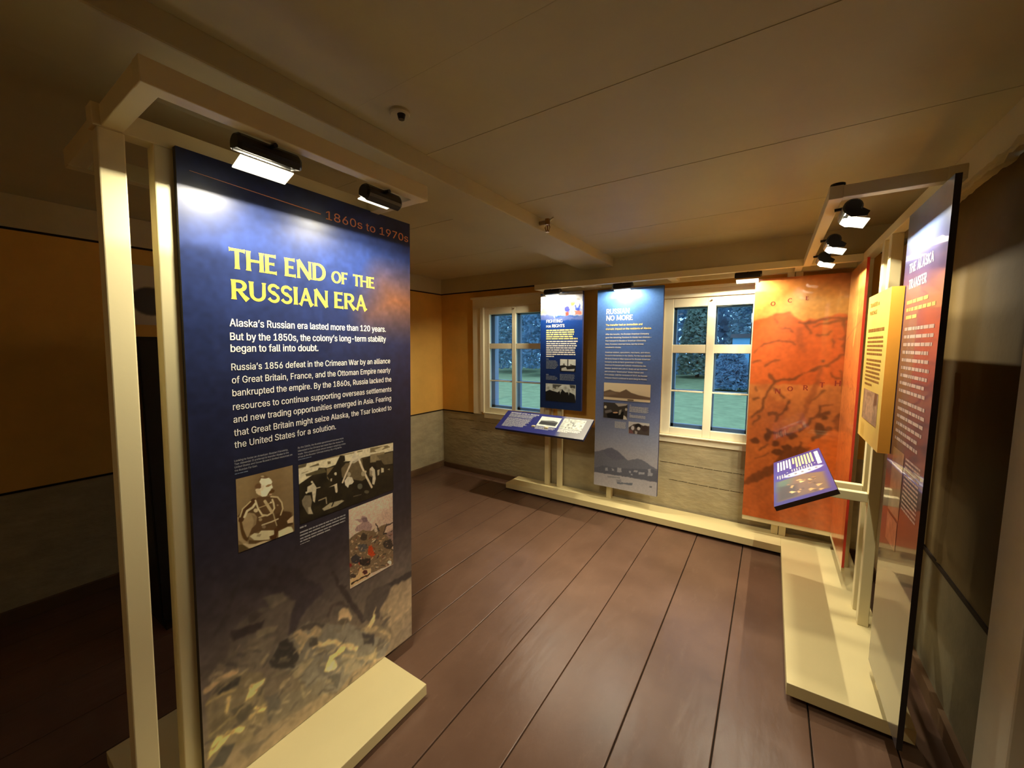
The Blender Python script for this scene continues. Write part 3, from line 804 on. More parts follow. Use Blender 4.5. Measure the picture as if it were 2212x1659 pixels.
# printed pictures: shapes in mm on their sheet (kind, colour, edge softness, opacity, stroke width, points)
PAINT = {
 'PORTRAIT': [
  ('p',(110,80,45),2,1,1,[(66,223),(72,232),(80,236),(90,232),(97,225),(102,221),(85,221),(70,217)]),
  ('p',(190,165,112),2,0.8,1,[(85,230),(84,229),(82,228),(79,229),(77,230),(75,232),(74,233),(75,235),(77,235),(80,235),(82,234),(84,232)]),
  ('p',(230,210,158),2,1,1,[(69,217),(75,227),(85,223),(90,222),(99,222),(106,214),(110,204),(107,198),(111,185),(110,182),(104,181),(105,174),(95,164),(88,160),(77,162),(70,169),(61,182),(56,191),(58,196),(71,193),(74,206)]),
  ('p',(105,72,38),2,1,1,[(57,209),(63,213),(74,207),(74,195),(68,193),(58,196),(54,203)]),
  ('p',(212,184,130),2,1,1,[(57,195),(65,195),(72,188),(73,171),(67,170),(58,181)]),
  ('p',(206,182,130),5,0.6,1,[(75,205),(84,199),(78,182),(74,184)]),
  ('p',(140,105,58),1.5,1,1,[(88,196),(96,199),(106,198),(106,194),(98,191),(90,192)]),
  ('p',(90,58,22),1.5,1,1,[(93,164),(101,175),(109,179),(117,173),(114,165),(106,166),(96,160)]),
  ('p',(190,150,105),1.5,1,1,[(108,161),(107,160),(105,159),(103,160),(100,161),(99,162),(98,164),(99,165),(101,166),(103,165),(105,164),(107,163)]),
  ('p',(120,85,50),2,0.8,1,[(67,168),(77,161),(91,158),(103,158),(104,152),(89,150),(69,159)]),
  ('p',(82,53,26),2,1,1,[(61,165),(103,155),(106,138),(58,150)]),
 ],
 'PORTRAIT_BODY': [
  ('p',(93,66,35),2,1,1,[(51,158),(61,164),(104,152),(127,148),(142,113),(144,89),(167,78),(175,28),(124,24),(66,47),(33,46),(30,30),(10,64),(-2,119),(8,129),(26,153)]),
  ('p',(70,45,20),5,0.7,1,[(119,86),(141,87),(173,73),(175,28),(124,25),(115,57)]),
  ('p',(166,137,88),3,1,1,[(23,121),(35,122),(50,114),(58,99),(54,75),(41,66),(30,41),(22,40),(12,77),(11,97)]),
  ('p',(120,95,58),5,0.6,1,[(42,114),(57,100),(54,75),(43,68),(49,88)]),
  ('l',(90,60,25),2,1,10,[(9,115),(8,98),(12,70),(23,33)]),
  ('l',(168,140,90),3,1,10,[(0,115),(2,81),(6,44),(27,16)]),
  ('l',(80,50,22),2,1,16,[(49,158),(31,145),(18,134),(11,107)]),
  ('l',(195,170,110),1.5,1,5,[(40,158),(16,141),(8,118)]),
  ('l',(215,192,135),1.5,1,8,[(55,147),(46,136),(29,130),(21,113)]),
  ('l',(215,192,135),1.5,1,5,[(55,157),(62,127),(75,98)]),
  ('l',(205,180,122),1.5,1,6,[(75,99),(91,92),(105,96),(114,109),(112,127),(108,142)]),
  ('l',(190,163,108),1.5,1,9,[(84,145),(106,97)]),
  ('l',(195,168,112),1.5,1,5,[(104,154),(126,145),(139,121),(142,98),(134,78)]),
  ('l',(170,145,95),1.5,1,4,[(110,92),(115,66),(120,45)]),
  ('l',(190,160,105),1.5,1,3,[(65,128),(86,129),(103,133)]),
  ('l',(200,175,118),1.5,1,4,[(64,95),(81,94)]),
  ('l',(205,180,125),1.5,1,5,[(73,65),(104,65),(125,67)]),
  ('p',(200,175,120),2,1,1,[(62,120),(61,117),(59,115),(55,115),(52,117),(49,121),(48,125),(49,128),(52,130),(56,129),(59,127),(62,124)]),
  ('p',(215,192,140),1,1,1,[(107,132),(106,131),(105,130),(103,130),(102,131),(100,133),(100,135),(100,136),(102,137),(104,137),(105,136),(107,134)]),
  ('p',(165,138,90),2,1,1,[(74,83),(73,81),(71,80),(68,80),(65,82),(63,85),(63,88),(64,90),(66,91),(69,91),(72,89),(74,86)]),
  ('p',(150,122,80),1.5,1,1,[(129,115),(128,114),(127,113),(125,113),(123,114),(122,116),(121,117),(122,119),(123,120),(125,120),(127,118),(128,117)]),
  ('p',(140,112,75),2,1,1,[(85,54),(84,52),(81,50),(78,51),(75,53),(72,56),(72,59),(73,62),(75,63),(78,63),(82,61),(84,57)]),
  ('p',(212,192,135),2,1,1,[(34,41),(48,47),(61,40),(70,47),(110,32),(111,17),(97,16),(95,5),(65,14),(47,23)]),
  ('p',(150,125,80),2,0.7,1,[(57,38),(70,35),(65,27),(55,32)]),
  ('p',(222,202,142),2,1,1,[(125,22),(157,26),(170,21),(176,7),(176,-5),(147,-6),(124,-2)]),
  ('p',(80,48,20),1.5,1,1,[(113,37),(126,35),(122,15),(116,-2),(102,-1),(94,16),(110,14)]),
  ('p',(212,177,122),2,1,1,[(155,48),(167,56),(178,60),(177,34),(157,38)]),
  ('p',(205,177,122),2,1,1,[(22,23),(29,16),(52,8),(70,9),(99,-1),(91,-6),(51,-4),(31,2),(12,25)]),
  ('p',(92,66,32),2,0.9,1,[(32,30),(47,21),(89,6),(52,10),(30,18)]),
  ('p',(88,68,34),2,1,1,[(-1,-1),(0,27),(12,23),(29,2),(16,-1)]),
 ],
 'WORKERS': [
  ('p',(205,185,135),2,1,1,[(-2,230),(166,225),(434,217),(434,179),(267,186),(231,182),(165,194),(165,188),(110,184),(77,193),(69,179),(-2,150)]),
  ('p',(90,75,45),1.5,1,1,[(0,221),(31,222),(27,210),(-1,210)]),
  ('p',(82,70,40),1.5,1,1,[(25,182),(99,187),(107,167),(28,173)]),
  ('p',(90,75,45),1.5,1,1,[(41,206),(76,211),(79,202),(42,204)]),
  ('l',(120,100,60),1,1,4,[(2,224),(166,219),(268,215)]),
  ('l',(150,128,82),1,1,3,[(12,189),(34,191)]),
  ('p',(110,92,55),1.5,1,1,[(112,208),(125,206),(125,197),(113,197)]),
  ('p',(110,92,55),2,0.9,1,[(307,218),(397,212),(414,200),(343,195),(307,199)]),
  ('p',(190,170,120),1.5,1,1,[(328,205),(375,212),(384,206),(348,189)]),
  ('p',(112,92,56),2,1,1,[(108,181),(152,181),(162,138),(147,150),(121,129),(109,143)]),
  ('p',(102,84,52),3,1,1,[(190,182),(229,174),(243,188),(292,180),(306,98),(265,87),(173,127),(169,165)]),
  ('p',(132,112,72),2,1,1,[(307,190),(381,186),(386,144),(306,155)]),
  ('p',(97,82,52),2,1,1,[(340,178),(428,176),(427,120),(380,127)]),
  ('p',(45,36,18),3,1,1,[(267,182),(302,178),(305,76),(278,105)]),
  ('p',(36,28,14),2,1,1,[(166,219),(186,214),(188,193),(170,189),(168,116),(150,84),(127,30),(133,106),(109,153),(146,187)]),
  ('p',(45,36,18),3,1,1,[(337,156),(364,152),(377,123),(427,113),(427,64),(339,88)]),
  ('l',(205,180,135),1,1,8,[(236,219),(215,178),(191,138),(175,107)]),
  ('l',(215,190,140),1,1,9,[(239,216),(266,145),(288,96),(313,45)]),
  ('p',(205,185,140),2,0.8,1,[(234,217),(262,183),(229,172),(205,178)]),
  ('p',(165,145,105),1.5,1,1,[(213,130),(212,126),(209,123),(204,123),(200,125),(197,129),(196,135),(198,139),(201,142),(205,142),(209,139),(212,135)]),
  ('p',(215,195,150),1.5,1,1,[(183,111),(198,125),(218,116),(226,95),(218,88),(204,88),(199,77),(186,92)]),
  ('p',(40,30,15),1.5,1,1,[(323,142),(322,138),(318,136),(314,137),(309,139),(306,142),(305,146),(306,150),(309,152),(314,152),(319,149),(322,146)]),
  ('p',(205,185,140),1.5,1,1,[(304,129),(316,136),(330,118),(334,76),(326,52),(315,59),(318,94),(303,105)]),
  ('p',(140,120,85),1.5,0.8,1,[(302,127),(316,117),(316,88),(301,99)]),
  ('p',(185,165,120),1.5,1,1,[(342,112),(355,113),(352,89),(344,87)]),
  ('p',(205,185,135),1.5,1,1,[(363,118),(377,112),(377,94),(363,95)]),
  ('p',(150,132,92),1.5,1,1,[(396,102),(410,103),(410,94)]),
  ('p',(160,142,100),2,1,1,[(281,113),(279,108),(276,105),(271,105),(266,108),(262,113),(261,119),(263,124),(266,127),(271,127),(276,124),(279,119)]),
  ('p',(195,175,125),1,1,1,[(288,120),(287,118),(285,116),(283,116),(281,117),(279,120),(279,123),(280,125),(281,127),(283,127),(286,126),(287,123)]),
  ('p',(200,180,135),1,1,1,[(150,149),(150,146),(148,144),(145,144),(142,146),(140,149),(139,152),(140,155),(142,157),(145,157),(148,156),(150,153)]),
  ('p',(190,168,120),1,1,1,[(123,137),(130,137),(129,125),(123,127)]),
  ('p',(40,30,15),1.5,1,1,[(59,152),(58,149),(54,148),(49,148),(44,151),(40,154),(39,158),(40,161),(44,163),(49,162),(54,160),(58,156)]),
  ('p',(200,180,135),1,1,1,[(53,144),(53,142),(51,141),(49,141),(46,143),(45,145),(44,147),(45,149),(46,150),(49,150),(51,149),(53,146)]),
  ('p',(195,175,130),1.5,1,1,[(46,136),(54,143),(66,120),(63,95),(58,62),(51,72),(48,108),(29,110),(31,133)]),
  ('l',(190,168,122),1,1,4,[(64,117),(80,116)]),
  ('p',(125,108,75),2,1,1,[(9,88),(21,103),(42,97),(47,74),(42,44),(51,21),(30,29),(11,70)]),
  ('p',(180,160,115),2,1,1,[(31,54),(41,52),(50,22),(32,28)]),
  ('p',(200,180,135),1,1,1,[(31,111),(30,108),(29,107),(27,107),(25,109),(23,111),(23,113),(23,115),(25,116),(27,116),(29,115),(30,113)]),
  ('p',(205,182,135),1.5,1,1,[(114,105),(151,111),(153,69),(143,76),(139,104)]),
  ('p',(166,149,106),2,1,1,[(86,29),(119,41),(171,36),(181,29),(149,19),(94,18)]),
  ('l',(150,130,90),1,1,5,[(74,66),(103,68),(105,44)]),
  ('l',(30,24,12),1,1,5,[(172,102),(150,68),(127,26)]),
  ('p',(95,90,65),2,1,1,[(267,63),(265,57),(260,54),(254,54),(248,58),(243,64),(242,71),(243,76),(248,79),(254,79),(261,76),(265,70)]),
  ('l',(110,95,65),1,0.7,4,[(224,33),(260,30)]),
  ('p',(130,115,80),2,0.6,1,[(299,29),(298,26),(293,24),(287,25),(281,28),(276,32),(275,37),(276,40),(281,41),(287,40),(293,37),(298,33)]),
 ],
 'BATTLE': [
  ('p',(200,165,130),8,0.7,1,[(163,278),(235,277),(233,125),(179,171)]),
  ('p',(150,117,95),5,1,1,[(179,159),(234,174),(233,94),(186,120)]),
  ('p',(168,133,112),2,1,1,[(29,288),(55,280),(61,290),(83,279),(93,258),(112,236),(105,207),(88,197),(51,224),(26,242),(36,252),(61,262),(36,281)]),
  ('p',(120,92,85),2,0.8,1,[(58,282),(83,276),(89,254),(67,259)]),
  ('p',(125,100,66),2,1,1,[(-4,216),(26,222),(63,227),(108,209),(162,208),(191,206),(176,167),(218,106),(232,17),(232,2),(105,15),(-4,45)]),
  ('l',(80,65,45),1.5,1,6,[(216,76),(227,67)]),
  ('l',(80,65,45),1.5,1,4,[(31,179),(42,179)]),
  ('l',(120,70,45),1.5,1,5,[(189,13),(195,11)]),
  ('l',(190,165,120),1.5,1,7,[(9,61),(11,65)]),
  ('l',(190,165,120),1.5,1,6,[(95,131),(102,129)]),
  ('l',(150,120,80),1.5,1,3,[(87,118),(92,116)]),
  ('l',(165,140,100),1.5,1,5,[(117,111),(123,112)]),
  ('l',(120,70,45),1.5,1,5,[(137,156),(143,160)]),
  ('l',(205,165,110),1.5,1,4,[(150,146),(164,141)]),
  ('l',(120,70,45),1.5,1,7,[(138,161),(144,168)]),
  ('l',(190,165,120),1.5,1,4,[(66,62),(74,55)]),
  ('l',(205,165,110),1.5,1,3,[(122,54),(134,47)]),
  ('l',(205,165,110),1.5,1,5,[(12,204),(20,197)]),
  ('l',(120,70,45),1.5,1,4,[(15,130),(28,125)]),
  ('l',(190,165,120),1.5,1,5,[(6,135),(15,130)]),
  ('l',(190,165,120),1.5,1,7,[(186,95),(198,89)]),
  ('l',(205,165,110),1.5,1,4,[(50,133),(58,127)]),
  ('l',(60,50,40),1.5,1,3,[(101,138),(109,136)]),
  ('l',(190,165,120),1.5,1,3,[(26,205),(34,197)]),
  ('l',(120,70,45),1.5,1,5,[(159,72),(164,71)]),
  ('l',(205,165,110),1.5,1,7,[(32,165),(40,160)]),
  ('l',(150,120,80),1.5,1,4,[(36,58),(40,56)]),
  ('l',(60,50,40),1.5,1,3,[(10,206),(14,212)]),
  ('l',(80,65,45),1.5,1,4,[(142,101),(153,99)]),
  ('l',(205,165,110),1.5,1,4,[(100,96),(106,102)]),
  ('l',(120,70,45),1.5,1,7,[(86,74),(95,72)]),
  ('l',(60,50,40),1.5,1,3,[(199,147),(215,138)]),
  ('l',(190,165,120),1.5,1,6,[(28,93),(32,97)]),
  ('l',(80,65,45),1.5,1,7,[(172,72),(181,72)]),
  ('l',(165,140,100),1.5,1,4,[(70,156),(80,148)]),
  ('l',(120,70,45),1.5,1,5,[(163,62),(173,61)]),
  ('l',(60,50,40),1.5,1,4,[(213,161),(219,164)]),
  ('l',(190,165,120),1.5,1,5,[(67,191),(72,193)]),
  ('l',(60,50,40),1.5,1,6,[(174,165),(189,160)]),
  ('l',(165,140,100),1.5,1,4,[(182,121),(188,128)]),
  ('l',(150,120,80),1.5,1,4,[(80,46),(86,41)]),
  ('l',(150,120,80),1.5,1,6,[(11,77),(19,76)]),
  ('l',(120,70,45),1.5,1,5,[(52,67),(59,65)]),
  ('l',(80,65,45),1.5,1,3,[(211,105),(216,108)]),
  ('l',(205,165,110),1.5,1,7,[(114,168),(126,166)]),
  ('l',(80,65,45),1.5,1,5,[(160,25),(173,17)]),
  ('l',(80,65,45),1.5,1,3,[(24,126),(31,124)]),
  ('l',(120,70,45),1.5,1,4,[(50,193),(56,196)]),
  ('l',(120,70,45),1.5,1,3,[(38,69),(44,67)]),
  ('l',(150,120,80),1.5,1,5,[(32,51),(44,50)]),
  ('l',(205,165,110),1.5,1,6,[(4,74),(12,71)]),
  ('l',(60,50,40),1.5,1,5,[(76,158),(83,155)]),
  ('l',(205,165,110),1.5,1,3,[(43,212),(53,205)]),
  ('l',(190,165,120),1.5,1,6,[(135,183),(139,188)]),
  ('l',(80,65,45),1.5,1,4,[(52,152),(65,142)]),
  ('l',(205,165,110),1.5,1,5,[(104,77),(112,81)]),
  ('l',(205,165,110),1.5,1,6,[(108,92),(118,96)]),
  ('l',(120,70,45),1.5,1,5,[(210,149),(220,144)]),
  ('l',(80,65,45),1.5,1,6,[(124,173),(138,172)]),
  ('l',(190,165,120),1.5,1,4,[(57,103),(69,92)]),
  ('l',(205,165,110),1.5,1,5,[(85,110),(93,108)]),
  ('l',(120,70,45),1.5,1,6,[(44,61),(48,67)]),
  ('l',(120,70,45),1.5,1,3,[(8,112),(12,106)]),
  ('l',(120,70,45),1.5,1,7,[(28,201),(34,208)]),
  ('l',(150,120,80),1.5,1,6,[(104,47),(114,41)]),
  ('l',(165,140,100),1.5,1,6,[(41,48),(49,49)]),
  ('l',(165,140,100),1.5,1,4,[(93,195),(96,198)]),
  ('l',(205,165,110),1.5,1,3,[(51,79),(57,76)]),
  ('l',(60,50,40),1.5,1,4,[(141,129),(149,136)]),
  ('l',(120,70,45),1.5,1,6,[(24,109),(33,108)]),
  ('l',(205,165,110),1.5,1,4,[(188,93),(198,93)]),
  ('l',(120,70,45),1.5,1,6,[(97,178),(108,179)]),
  ('l',(150,120,80),1.5,1,4,[(105,106),(113,105)]),
  ('l',(60,50,40),1.5,1,6,[(93,38),(99,39)]),
  ('l',(120,70,45),1.5,1,5,[(62,198),(69,194)]),
  ('l',(205,165,110),1.5,1,7,[(70,202),(80,192)]),
  ('l',(150,120,80),1.5,1,7,[(150,54),(156,49)]),
  ('l',(80,65,45),1.5,1,3,[(110,106),(118,98)]),
  ('l',(60,50,40),1.5,1,7,[(24,132),(31,135)]),
  ('l',(150,120,80),1.5,1,5,[(15,183),(20,184)]),
  ('l',(120,70,45),1.5,1,7,[(116,126),(124,120)]),
  ('l',(80,65,45),1.5,1,6,[(57,105),(61,107)]),
  ('l',(80,65,45),1.5,1,3,[(20,139),(25,144)]),
  ('l',(190,165,120),1.5,1,6,[(198,106),(203,110)]),
  ('l',(190,165,120),1.5,1,6,[(154,130),(158,133)]),
  ('l',(120,70,45),1.5,1,6,[(27,160),(35,154)]),
  ('l',(190,165,120),1.5,1,5,[(37,101),(41,102)]),
  ('l',(60,50,40),1.5,1,7,[(138,72),(143,79)]),
  ('l',(60,50,40),1.5,1,6,[(124,148),(127,152)]),
  ('l',(60,50,40),1.5,1,6,[(130,30),(135,32)]),
  ('l',(120,70,45),1.5,1,8,[(198,110),(204,107)]),
  ('l',(190,165,120),1.5,1,6,[(42,178),(48,177)]),
  ('l',(165,140,100),1.5,1,5,[(198,61),(207,68)]),
  ('l',(190,165,120),1.5,1,4,[(130,33),(142,23)]),
  ('l',(80,65,45),1.5,1,6,[(125,160),(139,150)]),
  ('l',(60,50,40),1.5,1,8,[(217,87),(226,92)]),
  ('l',(165,140,100),1.5,1,3,[(201,42),(214,31)]),
  ('l',(150,120,80),1.5,1,6,[(184,37),(198,38)]),
  ('l',(165,140,100),1.5,1,5,[(168,53),(180,53)]),
  ('l',(120,70,45),1.5,1,5,[(4,67),(13,71)]),
  ('p',(192,68,24),1.5,1,1,[(92,143),(111,147),(113,117),(130,92),(106,85),(89,110)]),
  ('p',(190,62,28),1.2,1,1,[(42,95),(60,112),(48,79)]),
  ('p',(150,42,30),1.5,1,1,[(13,96),(12,93),(8,92),(4,93),(0,96),(-4,101),(-5,105),(-3,108),(0,109),(4,108),(9,104),(12,100)]),
  ('p',(88,82,72),2,1,1,[(86,140),(83,133),(74,130),(62,133),(50,141),(42,151),(39,161),(42,168),(51,171),(62,168),(74,161),(83,151)]),
  ('p',(62,56,50),2,1,1,[(55,103),(51,96),(42,94),(30,97),(18,105),(9,116),(6,126),(9,133),(18,135),(30,132),(43,124),(52,113)]),
  ('p',(50,40,30),2,1,1,[(103,69),(99,62),(88,60),(73,65),(59,74),(48,86),(45,96),(49,103),(59,105),(74,100),(89,91),(100,80)]),
  ('p',(62,52,40),2,1,1,[(226,94),(222,84),(211,81),(196,84),(182,93),(172,106),(168,119),(172,129),(183,132),(197,129),(211,120),(222,107)]),
  ('l',(130,80,52),1.5,0.8,5,[(158,43),(163,49)]),
  ('l',(205,165,110),1.5,0.8,4,[(202,36),(211,29)]),
  ('l',(72,60,46),1.5,0.8,3,[(3,57),(11,58)]),
  ('l',(72,60,46),1.5,0.8,4,[(71,97),(78,100)]),
  ('l',(130,80,52),1.5,0.8,3,[(27,107),(34,105)]),
  ('l',(160,125,85),1.5,0.8,3,[(72,140),(82,132)]),
  ('l',(130,80,52),1.5,0.8,4,[(45,47),(51,48)]),
  ('l',(130,80,52),1.5,0.8,5,[(178,15),(183,20)]),
  ('l',(205,165,110),1.5,0.8,4,[(10,199),(17,194)]),
  ('l',(130,80,52),1.5,0.8,2,[(151,42),(154,43)]),
  ('l',(72,60,46),1.5,0.8,3,[(94,75),(102,75)]),
  ('l',(72,60,46),1.5,0.8,5,[(83,143),(86,140)]),
  ('l',(72,60,46),1.5,0.8,4,[(220,113),(225,107)]),
  ('l',(72,60,46),1.5,0.8,2,[(147,111),(152,109)]),
  ('l',(95,78,55),1.5,0.8,4,[(86,138),(90,138)]),
  ('l',(95,78,55),1.5,0.8,2,[(6,162),(13,163)]),
  ('l',(160,125,85),1.5,0.8,2,[(43,185),(52,183)]),
  ('l',(160,125,85),1.5,0.8,2,[(30,157),(37,154)]),
  ('l',(95,78,55),1.5,0.8,5,[(166,84),(170,85)]),
  ('l',(72,60,46),1.5,0.8,4,[(6,184),(8,188)]),
  ('l',(95,78,55),1.5,0.8,4,[(133,153),(138,151)]),
  ('l',(95,78,55),1.5,0.8,4,[(155,157),(162,155)]),
  ('l',(205,165,110),1.5,0.8,4,[(166,150),(176,149)]),
  ('l',(205,165,110),1.5,0.8,4,[(188,100),(192,101)]),
  ('l',(160,125,85),1.5,0.8,4,[(38,163),(47,157)]),
  ('l',(95,78,55),1.5,0.8,2,[(175,129),(183,123)]),
  ('l',(72,60,46),1.5,0.8,4,[(70,74),(78,72)]),
  ('l',(205,165,110),1.5,0.8,5,[(153,77),(161,74)]),
  ('l',(130,80,52),1.5,0.8,2,[(118,81),(123,77)]),
  ('l',(205,165,110),1.5,0.8,4,[(132,88),(136,89)]),
  ('l',(72,60,46),1.5,0.8,4,[(129,87),(132,90)]),
  ('l',(195,165,120),1.5,0.8,5,[(218,81),(225,86)]),
  ('l',(72,60,46),1.5,0.8,4,[(121,101),(126,96)]),
  ('l',(130,80,52),1.5,0.8,5,[(83,76),(92,74)]),
  ('l',(95,78,55),1.5,0.8,4,[(19,81),(24,80)]),
  ('l',(195,165,120),1.5,0.8,4,[(25,93),(32,92)]),
  ('l',(130,80,52),1.5,0.8,3,[(122,166),(127,168)]),
  ('l',(195,165,120),1.5,0.8,2,[(26,150),(32,147)]),
  ('l',(95,78,55),1.5,0.8,2,[(71,172),(77,173)]),
  ('l',(72,60,46),1.5,0.8,5,[(203,127),(212,121)]),
  ('l',(205,165,110),1.5,0.8,3,[(38,70),(43,74)]),
  ('l',(160,125,85),1.5,0.8,3,[(27,78),(34,72)]),
  ('l',(195,165,120),1.5,0.8,4,[(7,165),(14,158)]),
  ('l',(195,165,120),1.5,0.8,4,[(49,107),(57,103)]),
  ('l',(130,80,52),1.5,0.8,4,[(142,24),(148,23)]),
  ('l',(160,125,85),1.5,0.8,4,[(19,142),(24,137)]),
  ('l',(195,165,120),1.5,0.8,5,[(181,18),(186,12)]),
  ('l',(195,165,120),1.5,0.8,3,[(158,103),(165,96)]),
  ('l',(95,78,55),1.5,0.8,3,[(124,53),(134,51)]),
  ('l',(195,165,120),1.5,0.8,5,[(121,50),(130,50)]),
  ('l',(95,78,55),1.5,0.8,3,[(54,100),(58,97)]),
  ('l',(72,60,46),1.5,0.8,4,[(59,163),(63,161)]),
  ('l',(130,80,52),1.5,0.8,4,[(117,82),(120,86)]),
  ('l',(205,165,110),1.5,0.8,3,[(183,118),(190,120)]),
  ('l',(205,165,110),1.5,0.8,4,[(217,108),(226,110)]),
  ('l',(160,125,85),1.5,0.8,4,[(196,24),(201,26)]),
  ('l',(205,165,110),1.5,0.8,4,[(86,109),(94,101)]),
  ('l',(205,165,110),1.5,0.8,5,[(57,144),(61,150)]),
  ('l',(130,80,52),1.5,0.8,4,[(135,128),(139,131)]),
  ('l',(95,78,55),1.5,0.8,5,[(9,96),(17,94)]),
  ('l',(160,125,85),1.5,0.8,3,[(132,159),(142,159)]),
  ('l',(205,165,110),1.5,0.8,3,[(21,55),(30,53)]),
  ('l',(72,60,46),1.5,0.8,4,[(56,94),(61,91)]),
  ('l',(160,125,85),1.5,0.8,5,[(103,142),(106,147)]),
  ('l',(72,60,46),1.5,0.8,3,[(207,45),(213,41)]),
  ('l',(205,165,110),1.5,0.8,3,[(72,122),(76,124)]),
  ('l',(130,80,52),1.5,0.8,4,[(102,92),(111,92)]),
  ('l',(160,125,85),1.5,0.8,4,[(11,155),(19,149)]),
  ('l',(95,78,55),1.5,0.8,4,[(193,21),(201,20)]),
  ('l',(130,80,52),1.5,0.8,5,[(215,43),(218,48)]),
  ('p',(70,58,42),2,1,1,[(85,190),(83,182),(77,178),(69,179),(61,185),(55,193),(53,203),(56,210),(61,214),(69,213),(77,208),(83,199)]),
  ('p',(226,172,112),1.2,1,1,[(-2,13),(3,44),(35,44),(48,66),(59,67),(64,50),(104,39),(100,7),(-1,8)]),
  ('p',(88,44,34),1,1,1,[(88,28),(86,25),(81,25),(73,27),(66,32),(61,37),(60,42),(62,45),(67,46),(74,43),(81,39),(86,33)]),
  ('p',(80,62,46),1,1,1,[(28,42),(26,39),(21,37),(15,39),(9,44),(4,50),(3,55),(4,59),(9,60),(15,58),(22,54),(26,48)]),
  ('l',(60,45,25),1,1,7,[(7,19),(60,18),(95,16)]),
  ('l',(70,55,42),1,1,5,[(132,231),(148,193)]),
  ('l',(80,62,48),1,1,7,[(226,198),(191,200),(172,171)]),
  ('p',(225,205,160),1.2,1,1,[(217,10),(215,6),(211,4),(205,5),(198,10),(194,16),(192,22),(194,27),(199,29),(205,27),(211,23),(215,17)]),
  ('l',(215,195,150),1,1,5,[(111,153),(128,160)]),
  ('p',(205,180,140),1.5,1,1,[(142,195),(140,192),(136,190),(131,191),(126,194),(123,199),(121,203),(123,207),(127,209),(132,208),(137,205),(140,200)]),
 ],
 'BACKDROP': [
  ('p',(48,41,42),9,0.9,1,[(115,709),(130,729),(205,690),(196,725),(217,735),(272,702),(313,673),(336,623),(393,581),(399,538),(327,506),(277,435),(260,471),(292,564),(235,608),(192,591),(215,650),(120,701)]),
  ('p',(76,67,57),8,0.9,1,[(92,577),(141,604),(202,597),(269,596),(292,564),(259,446),(196,396),(105,398),(15,432),(16,464),(71,502)]),
  ('p',(98,88,70),6,0.7,1,[(182,638),(247,620),(269,584),(213,579)]),
  ('l',(52,45,42),4,0.6,8,[(116,747),(80,651),(38,589)]),
  ('p',(45,38,36),4,1,1,[(87,580),(185,554),(179,531),(90,541)]),
  ('p',(50,43,40),5,0.7,1,[(131,598),(161,603),(181,580),(140,570)]),
  ('p',(108,97,74),5,0.7,1,[(159,540),(233,512),(221,489),(163,508)]),
  ('p',(92,82,66),8,0.7,1,[(87,434),(138,524),(220,471),(186,398),(124,383)]),
  ('l',(50,42,38),2,1,15,[(441,596),(476,513),(494,514)]),
  ('l',(50,42,38),2,1,21,[(476,524),(519,436),(580,313)]),
  ('l',(48,42,38),2,1,28,[(850,388),(740,399),(685,397)]),
  ('p',(62,54,47),3,1,1,[(576,315),(598,407),(632,426),(703,411),(735,386),(666,315),(656,274)]),
  ('p',(140,120,88),12,0.6,1,[(666,308),(740,384),(860,370),(859,143),(747,130)]),
  ('p',(92,80,62),10,0.5,1,[(701,192),(859,219),(858,75),(737,96)]),
  ('p',(150,127,92),3,1,1,[(525,365),(520,349),(508,344),(491,350),(474,365),(463,385),(459,404),(463,419),(476,425),(492,420),(509,405),(521,385)]),
  ('l',(62,52,45),2,1,13,[(417,433),(432,465),(467,459),(503,417)]),
  ('p',(75,65,52),3,1,1,[(458,387),(503,375),(517,337),(465,355)]),
  ('p',(92,85,72),5,1,1,[(259,446),(338,460),(423,395),(502,346),(612,233),(718,117),(690,72),(529,117),(452,81),(350,147),(290,285),(196,384),(219,435)]),
  ('p',(60,53,46),3,1,1,[(277,447),(345,453),(403,408),(389,396),(319,433),(282,425)]),
  ('p',(135,115,84),3,1,1,[(331,400),(326,390),(316,387),(302,392),(289,405),(280,420),(277,435),(280,445),(290,448),(304,443),(317,431),(327,415)]),
  ('p',(120,104,78),3,1,1,[(395,378),(391,369),(382,367),(368,372),(356,383),(347,398),(343,411),(347,421),(357,423),(370,418),(383,407),(392,392)]),
  ('l',(152,132,92),3,1,18,[(361,347),(442,308),(546,205)]),
  ('l',(140,120,86),3,1,16,[(295,359),(324,391),(362,396)]),
  ('p',(55,50,44),3,1,1,[(343,385),(375,371),(374,338),(342,353)]),
  ('p',(78,72,64),5,0.8,1,[(387,323),(470,253),(418,163),(372,225)]),
  ('p',(112,102,80),6,0.8,1,[(470,239),(546,194),(569,103),(483,129)]),
  ('l',(205,172,92),2,1,23,[(409,215),(430,245),(478,253)]),
  ('p',(218,188,115),2,1,1,[(397,217),(441,231),(454,189),(415,200)]),
  ('p',(60,56,50),4,0.8,1,[(411,182),(468,154),(452,95),(404,160)]),
  ('p',(168,147,98),2,1,1,[(596,266),(626,300),(644,343),(637,271),(613,248)]),
  ('l',(120,104,76),3,1,18,[(572,274),(665,223),(719,149)]),
  ('p',(48,43,40),4,1,1,[(571,259),(638,216),(629,169),(579,209)]),
  ('p',(130,115,82),3,0.8,1,[(578,150),(628,130),(637,163),(650,146),(640,75)]),
  ('p',(40,36,33),4,1,1,[(196,390),(231,440),(265,442),(301,342),(285,311),(217,354)]),
  ('p',(118,105,78),4,0.8,1,[(261,306),(285,308),(341,307),(360,288),(290,259)]),
  ('p',(96,84,62),5,1,1,[(9,382),(41,423),(96,433),(179,366),(180,219),(147,156),(15,190)]),
  ('l',(142,118,84),3,1,22,[(15,432),(50,438),(96,433)]),
  ('p',(45,42,38),3,1,1,[(40,399),(105,409),(99,384),(53,381)]),
  ('p',(192,162,98),2,1,1,[(114,303),(133,353),(181,346),(146,307),(130,284)]),
